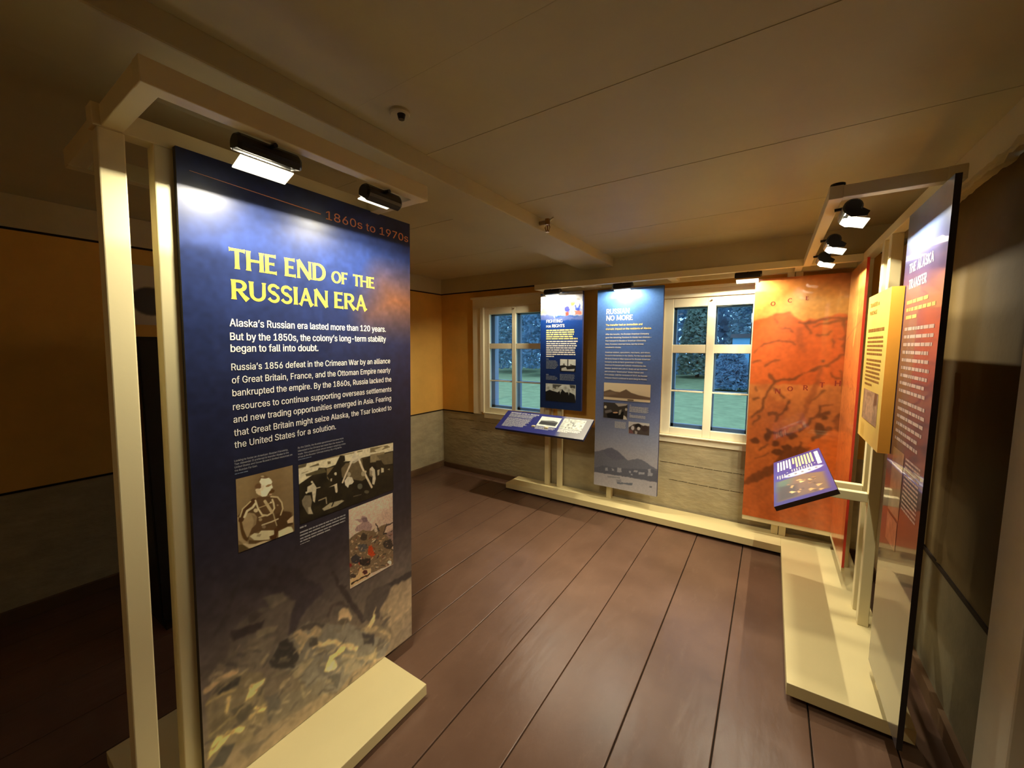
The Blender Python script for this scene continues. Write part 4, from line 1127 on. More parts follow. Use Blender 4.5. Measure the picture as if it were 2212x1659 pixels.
  ('l',(202,167,98),2,1,15,[(137,264),(173,235)]),
  ('l',(165,140,88),3,1,12,[(64,299),(71,355)]),
  ('l',(130,112,74),3,1,11,[(13,379),(48,384),(90,375)]),
  ('p',(60,54,44),4,0.8,1,[(78,309),(131,307),(150,250),(99,239)]),
  ('p',(80,70,52),4,0.8,1,[(11,315),(64,315),(76,259),(26,263)]),
  ('l',(110,96,66),2,1,9,[(18,276),(91,287),(151,303)]),
  ('l',(130,112,74),2,1,10,[(129,238),(171,252)]),
  ('p',(188,162,92),2,1,1,[(7,198),(33,257),(80,230),(42,209)]),
  ('l',(207,172,92),2,1,17,[(62,240),(106,219)]),
  ('p',(56,52,46),4,1,1,[(10,170),(51,207),(88,188),(44,137)]),
  ('p',(82,74,60),6,0.8,1,[(180,213),(236,243),(319,198),(398,179),(383,121),(205,148)]),
  ('p',(66,61,54),5,0.8,1,[(182,273),(220,262),(229,204),(189,162)]),
  ('l',(112,100,74),4,0.6,10,[(302,250),(312,170)]),
  ('p',(74,66,54),6,0.8,1,[(96,148),(167,126),(256,124),(199,116),(124,98)]),
  ('l',(140,122,88),3,0.55,10,[(517,89),(539,98)]),
  ('l',(98,88,68),3,0.55,7,[(152,323),(179,330)]),
  ('l',(120,106,80),3,0.55,9,[(482,337),(496,362)]),
  ('l',(98,88,68),3,0.55,9,[(385,262),(402,283)]),
  ('l',(120,106,80),3,0.55,16,[(433,203),(444,212)]),
  ('l',(84,75,60),3,0.55,6,[(592,80),(608,76)]),
  ('l',(84,75,60),3,0.55,10,[(87,383),(119,366)]),
  ('l',(84,75,60),3,0.55,13,[(465,188),(503,194)]),
  ('l',(62,55,47),3,0.55,17,[(589,108),(598,117)]),
  ('l',(120,106,80),3,0.55,7,[(101,502),(110,512)]),
  ('l',(98,88,68),3,0.55,15,[(390,311),(419,287)]),
  ('l',(48,43,40),3,0.55,8,[(41,405),(63,416)]),
  ('l',(62,55,47),3,0.55,14,[(381,296),(408,293)]),
  ('l',(140,122,88),3,0.55,8,[(118,366),(128,356)]),
  ('l',(62,55,47),3,0.55,17,[(651,141),(664,167)]),
  ('l',(62,55,47),3,0.55,8,[(264,296),(296,300)]),
  ('l',(84,75,60),3,0.55,5,[(67,301),(80,316)]),
  ('l',(84,75,60),3,0.55,16,[(692,215),(720,219)]),
  ('l',(48,43,40),3,0.55,12,[(257,379),(275,390)]),
  ('l',(120,106,80),3,0.55,12,[(316,279),(338,282)]),
  ('l',(140,122,88),3,0.55,12,[(482,224),(523,187)]),
  ('l',(140,122,88),3,0.55,10,[(578,109),(603,117)]),
  ('l',(84,75,60),3,0.55,10,[(403,158),(417,154)]),
  ('l',(48,43,40),3,0.55,5,[(271,387),(309,356)]),
  ('l',(98,88,68),3,0.55,10,[(230,167),(248,147)]),
  ('l',(120,106,80),3,0.55,6,[(131,487),(162,471)]),
  ('l',(84,75,60),3,0.55,14,[(232,371),(261,358)]),
  ('l',(120,106,80),3,0.55,11,[(197,201),(226,186)]),
  ('l',(62,55,47),3,0.55,12,[(499,77),(519,92)]),
  ('l',(84,75,60),3,0.55,17,[(669,138),(695,166)]),
  ('l',(98,88,68),3,0.55,12,[(212,329),(236,328)]),
  ('l',(62,55,47),3,0.55,8,[(397,145),(428,142)]),
  ('l',(84,75,60),3,0.55,14,[(229,204),(247,211)]),
  ('l',(84,75,60),3,0.55,11,[(240,158),(279,123)]),
  ('l',(120,106,80),3,0.55,6,[(23,357),(34,381)]),
  ('l',(120,106,80),3,0.55,15,[(406,166),(437,135)]),
  ('l',(84,75,60),3,0.55,6,[(31,384),(54,372)]),
  ('l',(62,55,47),3,0.55,9,[(339,201),(374,206)]),
  ('l',(62,55,47),3,0.55,9,[(137,267),(158,277)]),
  ('l',(84,75,60),3,0.55,11,[(64,429),(89,402)]),
  ('l',(62,55,47),3,0.55,13,[(267,158),(285,165)]),
  ('l',(48,43,40),3,0.55,7,[(217,237),(237,258)]),
  ('l',(62,55,47),3,0.55,9,[(511,86),(547,95)]),
  ('l',(84,75,60),3,0.55,12,[(80,501),(99,501)]),
  ('l',(140,122,88),3,0.55,14,[(233,275),(257,282)]),
  ('l',(140,122,88),3,0.55,11,[(172,406),(191,423)]),
  ('l',(62,55,47),3,0.55,10,[(45,509),(64,489)]),
  ('l',(62,55,47),3,0.55,18,[(646,129),(681,128)]),
  ('l',(62,55,47),3,0.55,7,[(448,262),(466,263)]),
  ('l',(62,55,47),3,0.55,13,[(93,255),(123,245)]),
  ('l',(48,43,40),3,0.55,18,[(679,232),(717,242)]),
  ('l',(140,122,88),3,0.55,14,[(685,261),(726,278)]),
  ('l',(84,75,60),3,0.55,14,[(373,260),(389,263)]),
  ('l',(84,75,60),3,0.55,6,[(647,224),(673,231)]),
  ('l',(98,88,68),3,0.55,7,[(390,375),(416,397)]),
  ('l',(62,55,47),3,0.55,9,[(667,121),(685,122)]),
  ('l',(120,106,80),3,0.55,12,[(309,400),(327,426)]),
  ('l',(98,88,68),3,0.55,11,[(393,136),(409,119)]),
  ('l',(62,55,47),3,0.55,6,[(291,260),(316,259)]),
  ('l',(62,55,47),3,0.55,16,[(642,153),(681,153)]),
  ('l',(48,43,40),3,0.55,11,[(69,475),(97,448)]),
  ('l',(84,75,60),3,0.55,10,[(580,225),(605,217)]),
  ('l',(140,122,88),3,0.55,14,[(609,264),(626,267)]),
  ('l',(62,55,47),3,0.55,9,[(267,431),(297,426)]),
  ('l',(140,122,88),3,0.55,8,[(32,443),(48,441)]),
  ('l',(120,106,80),3,0.55,13,[(393,247),(407,236)]),
  ('l',(98,88,68),3,0.55,10,[(162,456),(178,457)]),
  ('l',(62,55,47),3,0.55,10,[(97,455),(129,429)]),
  ('l',(120,106,80),3,0.55,6,[(131,218),(157,207)]),
  ('l',(98,88,68),3,0.55,16,[(672,222),(692,214)]),
  ('l',(140,122,88),3,0.55,10,[(593,278),(632,286)]),
  ('l',(98,88,68),3,0.55,10,[(45,475),(62,466)]),
  ('l',(84,75,60),3,0.55,10,[(193,411),(211,394)]),
  ('l',(98,88,68),3,0.55,9,[(49,488),(61,478)]),
  ('l',(62,55,47),3,0.55,5,[(146,404),(157,418)]),
  ('l',(140,122,88),3,0.55,11,[(144,200),(171,174)]),
  ('l',(120,106,80),3,0.55,7,[(122,300),(129,307)]),
  ('l',(62,55,47),3,0.55,5,[(123,355),(142,341)]),
  ('l',(62,55,47),3,0.55,11,[(127,210),(157,181)]),
  ('l',(48,43,40),3,0.55,13,[(79,244),(82,253)]),
  ('l',(62,55,47),3,0.55,11,[(80,248),(92,246)]),
  ('l',(120,106,80),3,0.55,14,[(328,386),(345,393)]),
  ('l',(140,122,88),3,0.55,9,[(36,462),(53,456)]),
  ('l',(120,106,80),3,0.55,13,[(125,368),(138,366)]),
  ('l',(48,43,40),3,0.55,7,[(467,271),(496,291)]),
  ('l',(140,122,88),3,0.55,9,[(450,171),(466,175)]),
  ('l',(140,122,88),3,0.55,7,[(235,211),(255,196)]),
  ('l',(140,122,88),3,0.55,15,[(468,262),(497,262)]),
  ('l',(84,75,60),3,0.55,10,[(177,205),(211,184)]),
  ('l',(84,75,60),3,0.55,5,[(204,334),(215,330)]),
  ('l',(120,106,80),3,0.55,8,[(497,163),(516,155)]),
  ('l',(84,75,60),3,0.55,11,[(290,325),(331,298)]),
  ('l',(48,43,40),3,0.55,9,[(179,391),(186,399)]),
  ('l',(84,75,60),3,0.55,12,[(660,225),(683,218)]),
  ('l',(48,43,40),3,0.55,8,[(34,404),(45,414)]),
  ('l',(48,43,40),3,0.55,9,[(54,241),(81,228)]),
  ('l',(84,75,60),3,0.55,10,[(337,384),(352,371)]),
  ('l',(120,106,80),3,0.55,14,[(294,415),(327,392)]),
  ('l',(84,75,60),3,0.55,9,[(248,272),(274,271)]),
  ('l',(48,43,40),3,0.55,8,[(430,147),(445,132)]),
  ('l',(84,75,60),3,0.55,10,[(447,357),(473,334)]),
  ('l',(62,55,47),3,0.55,11,[(304,236),(320,222)]),
  ('l',(140,122,88),3,0.55,10,[(63,346),(75,344)]),
  ('l',(62,55,47),3,0.55,5,[(114,294),(125,292)]),
  ('l',(140,122,88),3,0.55,9,[(630,90),(682,75)]),
  ('l',(140,122,88),3,0.55,11,[(515,240),(542,216)]),
  ('l',(98,88,68),3,0.55,13,[(284,397),(304,414)]),
  ('l',(84,75,60),3,0.55,11,[(521,152),(551,173)]),
  ('l',(140,122,88),3,0.55,10,[(238,382),(250,376)]),
  ('l',(62,55,47),3,0.55,8,[(538,299),(581,265)]),
  ('l',(140,122,88),3,0.55,15,[(327,321),(337,338)]),
  ('l',(62,55,47),3,0.55,11,[(254,312),(270,307)]),
  ('l',(140,122,88),3,0.55,15,[(687,259),(709,289)]),
  ('l',(98,88,68),3,0.55,10,[(137,250),(151,254)]),
  ('l',(120,106,80),3,0.55,10,[(110,287),(118,289)]),
  ('l',(120,106,80),3,0.55,9,[(113,309),(133,292)]),
  ('l',(48,43,40),3,0.55,10,[(397,127),(433,105)]),
  ('l',(140,122,88),3,0.55,9,[(281,366),(301,378)]),
  ('l',(140,122,88),3,0.55,9,[(542,170),(596,122)]),
  ('l',(62,55,47),3,0.55,8,[(228,428),(259,404)]),
  ('l',(48,43,40),3,0.55,10,[(157,463),(173,452)]),
  ('l',(98,88,68),3,0.55,13,[(340,296),(348,303)]),
  ('l',(84,75,60),3,0.55,9,[(31,346),(41,358)]),
  ('l',(98,88,68),3,0.55,11,[(40,447),(58,431)]),
  ('l',(140,122,88),3,0.55,14,[(359,314),(394,306)]),
  ('l',(120,106,80),3,0.55,12,[(446,254),(468,235)]),
  ('l',(98,88,68),3,0.55,9,[(621,142),(637,140)]),
  ('l',(62,55,47),3,0.55,6,[(246,252),(267,256)]),
  ('l',(84,75,60),3,0.55,12,[(367,318),(403,308)]),
  ('l',(140,122,88),3,0.55,10,[(421,271),(452,279)]),
  ('l',(62,55,47),3,0.55,4,[(8,229),(26,224)]),
  ('l',(98,88,68),3,0.55,14,[(299,375),(312,390)]),
  ('l',(140,122,88),3,0.55,6,[(134,211),(148,226)]),
  ('l',(120,106,80),3,0.55,11,[(272,436),(290,431)]),
  ('l',(120,106,80),3,0.55,5,[(28,460),(36,478)]),
  ('l',(98,88,68),3,0.55,7,[(162,321),(189,299)]),
  ('l',(120,106,80),3,0.55,7,[(676,194),(710,178)]),
  ('l',(84,75,60),3,0.55,16,[(555,64),(599,34)]),
  ('l',(98,88,68),3,0.55,7,[(38,342),(51,342)]),
  ('l',(62,55,47),3,0.55,13,[(673,267),(704,270)]),
  ('l',(98,88,68),3,0.55,9,[(686,271),(713,292)]),
  ('l',(48,43,40),3,0.55,7,[(84,447),(100,435)]),
  ('l',(98,88,68),3,0.55,5,[(112,321),(122,348)]),
  ('l',(48,43,40),3,0.55,11,[(374,139),(391,134)]),
  ('l',(140,122,88),3,0.55,8,[(685,124),(712,129)]),
  ('l',(140,122,88),3,0.55,7,[(101,414),(129,415)]),
  ('l',(98,88,68),3,0.55,7,[(234,240),(250,250)]),
  ('l',(98,88,68),3,0.55,11,[(362,184),(374,189)]),
  ('l',(98,88,68),3,0.55,12,[(89,334),(109,328)]),
  ('l',(48,43,40),3,0.55,10,[(6,258),(26,254)]),
  ('l',(140,122,88),3,0.55,7,[(25,435),(34,452)]),
  ('l',(48,43,40),3,0.55,11,[(105,487),(121,472)]),
  ('l',(140,122,88),3,0.55,8,[(314,164),(338,171)]),
  ('l',(48,43,40),3,0.55,13,[(165,296),(175,322)]),
  ('l',(120,106,80),3,0.55,13,[(382,128),(409,98)]),
  ('l',(84,75,60),3,0.55,5,[(116,393),(134,404)]),
  ('l',(140,122,88),3,0.55,11,[(616,74),(662,47)]),
  ('l',(62,55,47),3,0.55,9,[(416,101),(449,81)]),
  ('l',(62,55,47),3,0.55,12,[(64,243),(86,243)]),
  ('l',(84,75,60),3,0.55,5,[(171,244),(181,240)]),
  ('l',(84,75,60),3,0.55,6,[(84,451),(100,440)]),
  ('l',(120,106,80),3,0.55,12,[(240,219),(256,223)]),
  ('l',(120,106,80),3,0.55,6,[(125,199),(144,188)]),
  ('l',(62,55,47),3,0.55,14,[(146,174),(167,172)]),
  ('l',(62,55,47),3,0.55,5,[(26,218),(40,236)]),
  ('l',(98,88,68),3,0.55,7,[(315,161),(331,186)]),
  ('l',(140,122,88),3,0.55,8,[(66,441),(80,444)]),
  ('l',(62,55,47),3,0.55,7,[(79,387),(97,399)]),
  ('l',(84,75,60),3,0.55,10,[(53,277),(72,256)]),
  ('l',(120,106,80),3,0.55,14,[(488,148),(498,168)]),
 ],
 'MAP_TOP': [
  ('p',(205,92,36),10,0.9,1,[(-25,1678),(83,1699),(121,1731),(220,1731),(273,1680),(402,1683),(511,1718),(569,1692),(597,1245),(-20,1212)]),
  ('l',(150,75,35),4,0.7,8,[(121,1727),(169,1729),(220,1731)]),
  ('l',(122,66,34),6,0.8,16,[(281,1659),(340,1661),(415,1679),(495,1684),(548,1685)]),
  ('l',(122,66,34),6,0.8,12,[(351,1633),(435,1651),(525,1675)]),
  ('l',(122,66,34),6,0.8,12,[(304,1659),(320,1618),(337,1593)]),
  ('l',(122,66,34),6,0.8,11,[(13,1453),(75,1514),(180,1542),(266,1509)]),
  ('l',(122,66,34),6,0.8,13,[(9,1384),(56,1394)]),
  ('l',(122,66,34),6,0.8,11,[(84,1351),(125,1387),(167,1396)]),
  ('l',(122,66,34),6,0.8,16,[(377,1581),(424,1576),(448,1599)]),
  ('l',(122,66,34),6,0.8,13,[(520,1663),(527,1594),(530,1458)]),
  ('l',(122,66,34),6,0.8,15,[(359,1335),(452,1374),(511,1426),(537,1446)]),
  ('l',(122,66,34),6,0.8,11,[(175,1630),(220,1616),(245,1595)]),
  ('l',(122,66,34),6,0.8,10,[(130,1693),(152,1672)]),
  ('l',(122,66,34),6,0.8,9,[(454,1548),(476,1493)]),
  ('l',(165,82,40),12,0.6,33,[(274,1619),(282,1538),(309,1464)]),
  ('p',(140,75,45),3,1,1,[(497,1548),(548,1547),(546,1536),(501,1536)]),
  ('p',(120,70,45),3,1,1,[(403,1409),(434,1409),(420,1393)]),
 ],
 'MAP_LOW': [
  ('p',(170,84,38),22,0.55,1,[(17,1223),(118,1250),(106,1054),(11,957),(21,765),(221,784),(316,925),(212,956),(257,1067),(168,1120)]),
  ('l',(112,62,32),5,0.8,17,[(123,1293),(157,1247),(147,1234),(112,1163),(93,1097),(86,1026),(30,968)]),
  ('l',(112,62,32),5,0.8,17,[(157,1243),(202,1258),(264,1257),(308,1300)]),
  ('l',(112,62,32),5,0.8,9,[(327,1317),(391,1340)]),
  ('l',(112,62,32),5,0.8,11,[(153,1196),(179,1168),(216,1123)]),
  ('l',(112,62,32),5,0.8,15,[(252,1109),(233,1065),(222,1026),(195,1002),(177,948)]),
  ('l',(112,62,32),5,0.8,26,[(131,1000),(174,1004)]),
  ('l',(112,62,32),5,0.8,13,[(332,825),(324,795),(307,732)]),
  ('l',(112,62,32),5,0.8,10,[(444,1205),(402,1153),(363,1101)]),
  ('l',(112,62,32),5,0.8,16,[(419,1085),(419,1028)]),
  ('l',(112,62,32),5,0.8,9,[(435,1086),(497,1108)]),
  ('l',(112,62,32),5,0.8,22,[(472,1049),(379,986),(358,951),(318,896)]),
  ('l',(112,62,32),5,0.8,10,[(468,1326),(476,1287),(520,1281)]),
  ('l',(112,62,32),5,0.8,13,[(517,1332),(542,1211),(549,1112)]),
  ('l',(112,62,32),5,0.8,33,[(404,852),(449,903),(485,932)]),
  ('l',(112,62,32),5,0.8,19,[(503,995),(520,1029),(535,1039)]),
  ('l',(112,62,32),5,0.8,13,[(37,1189),(53,1164)]),
  ('l',(112,62,32),5,0.8,22,[(23,1109),(56,1111)]),
  ('l',(112,62,32),5,0.8,12,[(40,916),(77,982)]),
  ('l',(112,62,32),5,0.8,13,[(91,721),(132,781)]),
  ('l',(112,62,32),5,0.8,9,[(61,654),(146,712)]),
  ('l',(150,78,38),10,0.6,28,[(407,1340),(404,1284),(383,1193),(356,1109),(344,1033),(300,923),(269,864)]),
  ('p',(98,54,28),5,0.85,1,[(152,845),(150,821),(144,802),(135,794),(124,799),(116,816),(112,840),(114,864),(120,883),(130,890),(140,885),(148,869)]),
  ('p',(98,54,28),5,0.85,1,[(199,870),(195,865),(183,859),(167,856),(151,855),(139,858),(135,863),(139,869),(150,874),(166,877),(182,878),(194,875)]),
  ('p',(98,54,28),5,0.85,1,[(206,791),(204,782),(197,775),(186,771),(175,772),(167,777),(164,785),(166,794),(174,802),(184,805),(195,805),(203,799)]),
  ('p',(98,54,28),5,0.85,1,[(223,867),(223,854),(219,844),(214,840),(209,843),(205,852),(203,864),(203,877),(207,887),(212,891),(217,889),(221,880)]),
  ('p',(98,54,28),5,0.85,1,[(310,865),(306,854),(294,845),(277,839),(260,840),(247,846),(242,856),(246,868),(258,877),(275,882),(292,881),(305,875)]),
  ('p',(98,54,28),5,0.85,1,[(277,779),(274,770),(264,763),(250,758),(236,759),(226,763),(222,771),(225,781),(235,788),(249,793),(262,792),(273,787)]),
  ('p',(98,54,28),5,0.85,1,[(87,792),(84,778),(73,767),(59,762),(44,763),(32,771),(28,784),(31,798),(41,809),(56,815),(71,813),(82,805)]),
  ('p',(98,54,28),5,0.85,1,[(452,932),(450,912),(441,895),(427,888),(413,892),(402,906),(398,926),(400,947),(409,963),(423,970),(436,966),(447,953)]),
  ('p',(98,54,28),5,0.85,1,[(474,1009),(472,1000),(466,994),(457,990),(447,992),(440,997),(437,1005),(439,1013),(445,1020),(455,1023),(464,1022),(471,1016)]),
  ('p',(98,54,28),5,0.85,1,[(241,735),(237,722),(223,710),(204,703),(184,704),(170,711),(164,724),(168,737),(182,749),(201,755),(221,755),(235,747)]),
  ('p',(150,82,40),10,0.8,1,[(493,1006),(552,1053),(615,1019),(625,853),(591,865),(568,902),(510,931)]),
  ('p',(228,112,40),8,0.9,1,[(373,806),(465,905),(511,923),(555,916),(591,865),(622,619),(337,565)]),
  ('p',(112,60,28),8,0.8,1,[(-43,419),(51,535),(193,653),(223,754),(324,795),(391,791),(328,714),(232,590),(91,492)]),
 ],
 'MOUNTAIN': [
  ('p',(92,92,96),4,1,1,[(-66,297),(37,320),(87,341),(136,369),(164,370),(220,347),(276,301),(310,279),(356,293),(388,305),(427,302),(485,278),(524,255),(596,228),(599,124),(522,128),(426,130),(294,125),(156,124),(-25,116)]),
  ('p',(80,78,88),12,0.5,1,[(80,337),(157,366),(220,344),(283,288),(188,259),(117,290)]),
  ('p',(74,75,80),7,0.7,1,[(-25,145),(83,193),(189,190),(292,201),(423,220),(518,234),(596,215),(599,130),(490,125),(294,125),(156,121),(-25,116)]),
  ('p',(138,136,134),3,0.9,1,[(105,175),(130,178),(131,151),(106,149)]),
  ('p',(138,136,134),3,0.9,1,[(169,179),(186,180),(187,158),(169,156)]),
  ('p',(138,136,134),3,0.9,1,[(217,195),(255,199),(256,160),(218,155)]),
  ('p',(138,136,134),3,0.9,1,[(326,186),(339,187),(340,168),(326,167)]),
  ('p',(138,136,134),3,0.9,1,[(365,197),(398,201),(398,186),(366,181)]),
  ('p',(138,136,134),3,0.9,1,[(408,191),(459,198),(460,177),(409,169)]),
  ('p',(138,136,134),3,0.9,1,[(487,232),(509,234),(510,199),(488,197)]),
  ('p',(138,136,134),3,0.9,1,[(485,195),(526,200),(526,176),(486,170)]),
  ('p',(138,136,134),3,0.9,1,[(340,161),(356,163),(357,151),(340,149)]),
  ('l',(108,108,104),3,0.8,12,[(132,95),(192,103),(240,105)]),
  ('p',(112,110,110),3,0.8,1,[(210,85),(257,94),(258,70),(214,61)]),
  ('p',(88,92,96),3,1,1,[(217,62),(282,68),(359,80),(353,56),(282,54),(221,45)]),
  ('p',(90,92,90),3,1,1,[(526,81),(525,76),(520,72),(514,70),(508,70),(503,72),(501,76),(503,80),(507,85),(514,87),(520,87),(525,85)]),
 ],
 'HARBOUR': [
  ('p',(110,85,60),4,1,1,[(-3,69),(55,90),(101,76),(146,73),(201,101),(246,74),(311,57),(416,43),(417,21),(192,21),(-2,23)]),
  ('p',(135,108,78),5,0.6,1,[(-3,58),(78,74),(135,56),(-2,29)]),
  ('l',(70,55,38),2,1,11,[(220,9),(264,9)]),
 ],
 'CANNON': [
  ('p',(60,52,42),3,1,1,[(-1,141),(92,142),(138,112),(205,124),(227,142),(231,-13),(3,-37)]),
  ('p',(170,155,130),3,1,1,[(103,138),(226,145),(205,124),(138,110)]),
  ('p',(200,185,150),2,1,1,[(30,98),(29,91),(24,85),(18,83),(11,84),(7,89),(5,95),(6,102),(11,108),(17,110),(24,109),(29,104)]),
  ('p',(15,13,10),3,1,1,[(31,35),(83,57),(151,52),(184,72),(186,-7),(43,-4)]),
  ('p',(200,185,150),2,1,1,[(185,38),(208,24),(220,-3),(181,-2)]),
  ('p',(150,138,110),2,1,1,[(145,79),(167,87),(157,41),(140,34)]),
  ('p',(180,165,130),2,1,1,[(217,91),(216,85),(212,79),(206,77),(201,78),(197,83),(195,89),(196,96),(200,101),(206,104),(211,102),(215,98)]),
  ('p',(120,110,95),4,0.8,1,[(13,62),(70,78),(83,57),(19,39)]),
  ('p',(210,160,110),1.5,1,1,[(136,56),(133,52),(124,49),(112,47),(99,47),(90,48),(86,51),(89,55),(99,58),(111,60),(124,61),(133,59)]),
 ],
 'COUPLE': [
  ('p',(70,58,48),3,1,1,[(2,51),(44,84),(87,94),(131,77),(183,83),(186,-9),(4,-33)]),
  ('p',(185,170,150),2,1,1,[(51,51),(50,41),(45,33),(38,30),(31,32),(25,38),(23,48),(25,58),(30,66),(37,70),(44,68),(49,61)]),
  ('p',(30,24,20),2,1,1,[(109,75),(106,63),(97,54),(83,50),(70,51),(60,58),(56,69),(59,80),(69,89),(82,94),(96,92),(105,85)]),
  ('p',(190,175,150),2,1,1,[(103,52),(101,44),(96,38),(89,35),(82,36),(77,41),(75,49),(76,57),(81,63),(88,66),(95,64),(101,59)]),
  ('p',(60,45,38),3,1,1,[(173,60),(169,46),(158,35),(143,29),(127,31),(115,40),(110,53),(114,67),(125,78),(141,84),(157,82),(169,73)]),
  ('p',(110,70,60),3,1,1,[(5,35),(35,27),(47,-5),(6,-10)]),
  ('p',(150,138,118),2,1,1,[(57,30),(79,21),(74,-12),(58,-9)]),
 ],
 'COUNCIL': [
  ('p',(40,36,30),2,1,1,[(-5,52),(41,60),(81,49),(126,62),(164,57),(165,-2),(-4,-8)]),
  ('p',(30,28,24),1.5,1,1,[(76,114),(85,114),(86,43),(77,43)]),
  ('p',(215,205,175),2,0.9,1,[(15,29),(61,42),(74,19),(152,27),(146,4),(15,5)]),
  ('p',(120,110,90),1.5,1,1,[(50,66),(49,61),(46,58),(41,56),(36,57),(33,61),(32,65),(33,70),(36,74),(41,75),(45,74),(49,71)]),
  ('p',(120,110,90),1.5,1,1,[(122,62),(121,57),(117,54),(113,52),(108,53),(105,57),(104,61),(105,66),(108,70),(113,71),(117,70),(120,67)]),
 ],
 'CROWD': [
  ('p',(25,24,20),2,1,1,[(-6,86),(43,108),(84,98),(132,89),(178,122),(212,94),(258,97),(310,76),(324,0),(-5,-8)]),
  ('p',(60,55,45),3,0.8,1,[(76,165),(178,164),(111,118),(77,128)]),
  ('p',(60,58,48),2.5,0.9,1,[(257,169),(315,166),(315,136),(264,139)]),
  ('p',(175,168,140),2,1,1,[(42,126),(41,119),(36,113),(29,110),(22,112),(17,117),(15,124),(16,132),(21,138),(28,140),(35,138),(41,133)]),
  ('p',(175,168,140),2,1,1,[(101,117),(99,110),(94,104),(87,102),(81,103),(76,108),(74,116),(75,123),(80,129),(87,131),(94,130),(99,124)]),
  ('p',(175,168,140),2,1,1,[(138,132),(136,124),(131,119),(125,116),(118,118),(113,123),(111,130),(113,138),(118,143),(124,146),(131,144),(136,139)]),
  ('p',(175,168,140),2,1,1,[(175,110),(174,102),(169,97),(162,94),(155,96),(150,101),(148,108),(150,115),(155,121),(162,123),(168,122),(173,117)]),
  ('p',(175,168,140),2,1,1,[(228,137),(226,130),(221,124),(215,122),(208,123),(203,128),(201,135),(203,143),(208,148),(214,151),(221,149),(226,144)]),
  ('p',(175,168,140),2,1,1,[(264,115),(262,108),(258,102),(251,100),(245,101),(240,106),(238,113),(240,121),(244,126),(251,129),(257,127),(262,122)]),
  ('p',(175,168,140),2,1,1,[(303,129),(301,122),(296,117),(290,114),(283,116),(279,121),(277,128),(278,135),(283,141),(289,143),(296,141),(301,136)]),
  ('p',(205,200,170),1.5,1,1,[(153,102),(165,103),(160,72)]),
  ('p',(205,200,170),1.5,1,1,[(210,118),(221,118),(217,88)]),
  ('p',(205,200,170),1.5,1,1,[(243,96),(255,96),(250,66)]),
  ('p',(205,200,170),1.5,1,1,[(298,99),(309,100),(305,70)]),
 ],
 'PAGEANT': [
  ('p',(235,225,220),20,0.9,1,[(-8,290),(442,309),(447,77),(-7,96)]),
  ('p',(225,120,90),6,0.8,1,[(51,274),(176,265),(176,236),(136,229),(68,243)]),
  ('p',(240,180,120),6,0.8,1,[(75,236),(156,234),(150,208),(82,206)]),
  ('p',(215,160,140),6,0.6,1,[(6,271),(34,263),(62,189),(7,186)]),
  ('p',(190,170,140),6,0.6,1,[(10,156),(73,165),(104,128),(73,105),(11,114)]),
  ('p',(200,175,140),6,0.6,1,[(123,180),(170,177),(197,147),(178,112),(131,126)]),
  ('l',(250,245,225),3,1,14,[(20,306),(62,231),(103,151),(158,66)]),
  ('l',(245,235,215),3,1,12,[(159,263),(189,229)]),
  ('l',(120,100,80),2,0.6,3,[(44,286),(72,225)]),
  ('p',(70,75,190),4,1,1,[(311,144),(307,132),(298,124),(284,122),(270,126),(260,135),(256,147),(260,158),(270,166),(283,168),(297,165),(307,156)]),
  ('p',(215,90,80),4,1,1,[(260,120),(298,124),(296,87),(270,85)]),
  ('p',(120,135,210),4,0.8,1,[(314,118),(313,109),(308,103),(302,101),(295,104),(291,110),(289,119),(290,127),(295,134),(301,136),(308,133),(313,126)]),
  ('p',(235,165,80),4,1,1,[(310,207),(364,204),(352,179),(326,175)]),
  ('p',(235,215,120),4,0.8,1,[(319,218),(357,219),(364,201),(313,204)]),
  ('p',(60,90,200),4,1,1,[(361,170),(370,181),(377,160),(399,165),(401,190),(418,147),(406,119),(368,135)]),
  ('p',(180,200,240),4,0.8,1,[(374,181),(398,179),(396,154),(377,149)]),
  ('p',(215,110,95),5,0.8,1,[(362,124),(396,128),(431,112),(428,92),(366,87)]),
  ('p',(150,170,225),5,0.8,1,[(408,150),(433,140),(431,118),(406,122)]),
  ('p',(150,145,135),4,0.7,1,[(404,227),(402,223),(396,220),(388,220),(381,221),(375,225),(373,229),(375,233),(380,236),(388,237),(396,235),(402,231)]),
  ('p',(170,165,160),3,0.7,1,[(320,161),(330,157),(337,105),(328,100)]),
  ('p',(130,140,205),14,0.8,1,[(-7,96),(97,101),(178,71),(263,82),(315,74),(360,64),(447,83),(447,41),(-6,48)]),
 ],
}

# ------------------------------------------------------------------ left free-standing display stand (it leans a little on the old floor)
LEAN = .026
def ly(y, z): return y + LEAN * z
ld_ = empty('display_stand', (-1.52, .68, 0), 'cream free-standing two-post display stand on a flat slab at the left', 'display stand')
sb = MB().box(-1.895, -1.152, .262, 1.087, .022, .070)
sb.build('base_slab', SLABP, ld_, bevel=.002)
MB().box(-1.85, -1.20, .31, 1.04, .0, .024).build('plinth', DARKLINE, ld_)
def post_lean(y0, y1, x0, x1, z0, z1):
    return MB().hexa([(x0, ly(y0, z0), z0), (x1, ly(y0, z0), z0), (x1, ly(y1, z0), z0), (x0, ly(y1, z0), z0)],
                     [(x0, ly(y0, z1), z1), (x1, ly(y0, z1), z1), (x1, ly(y1, z1), z1), (x0, ly(y1, z1), z1)])
for y0 in (.244, .352, .80, .93):
    post_lean(y0, y0 + .052, -1.490, -1.440, .07, 2.05).build('post', CREAM, ld_, bevel=.003)
cz0, cz1 = 2.05, 2.105
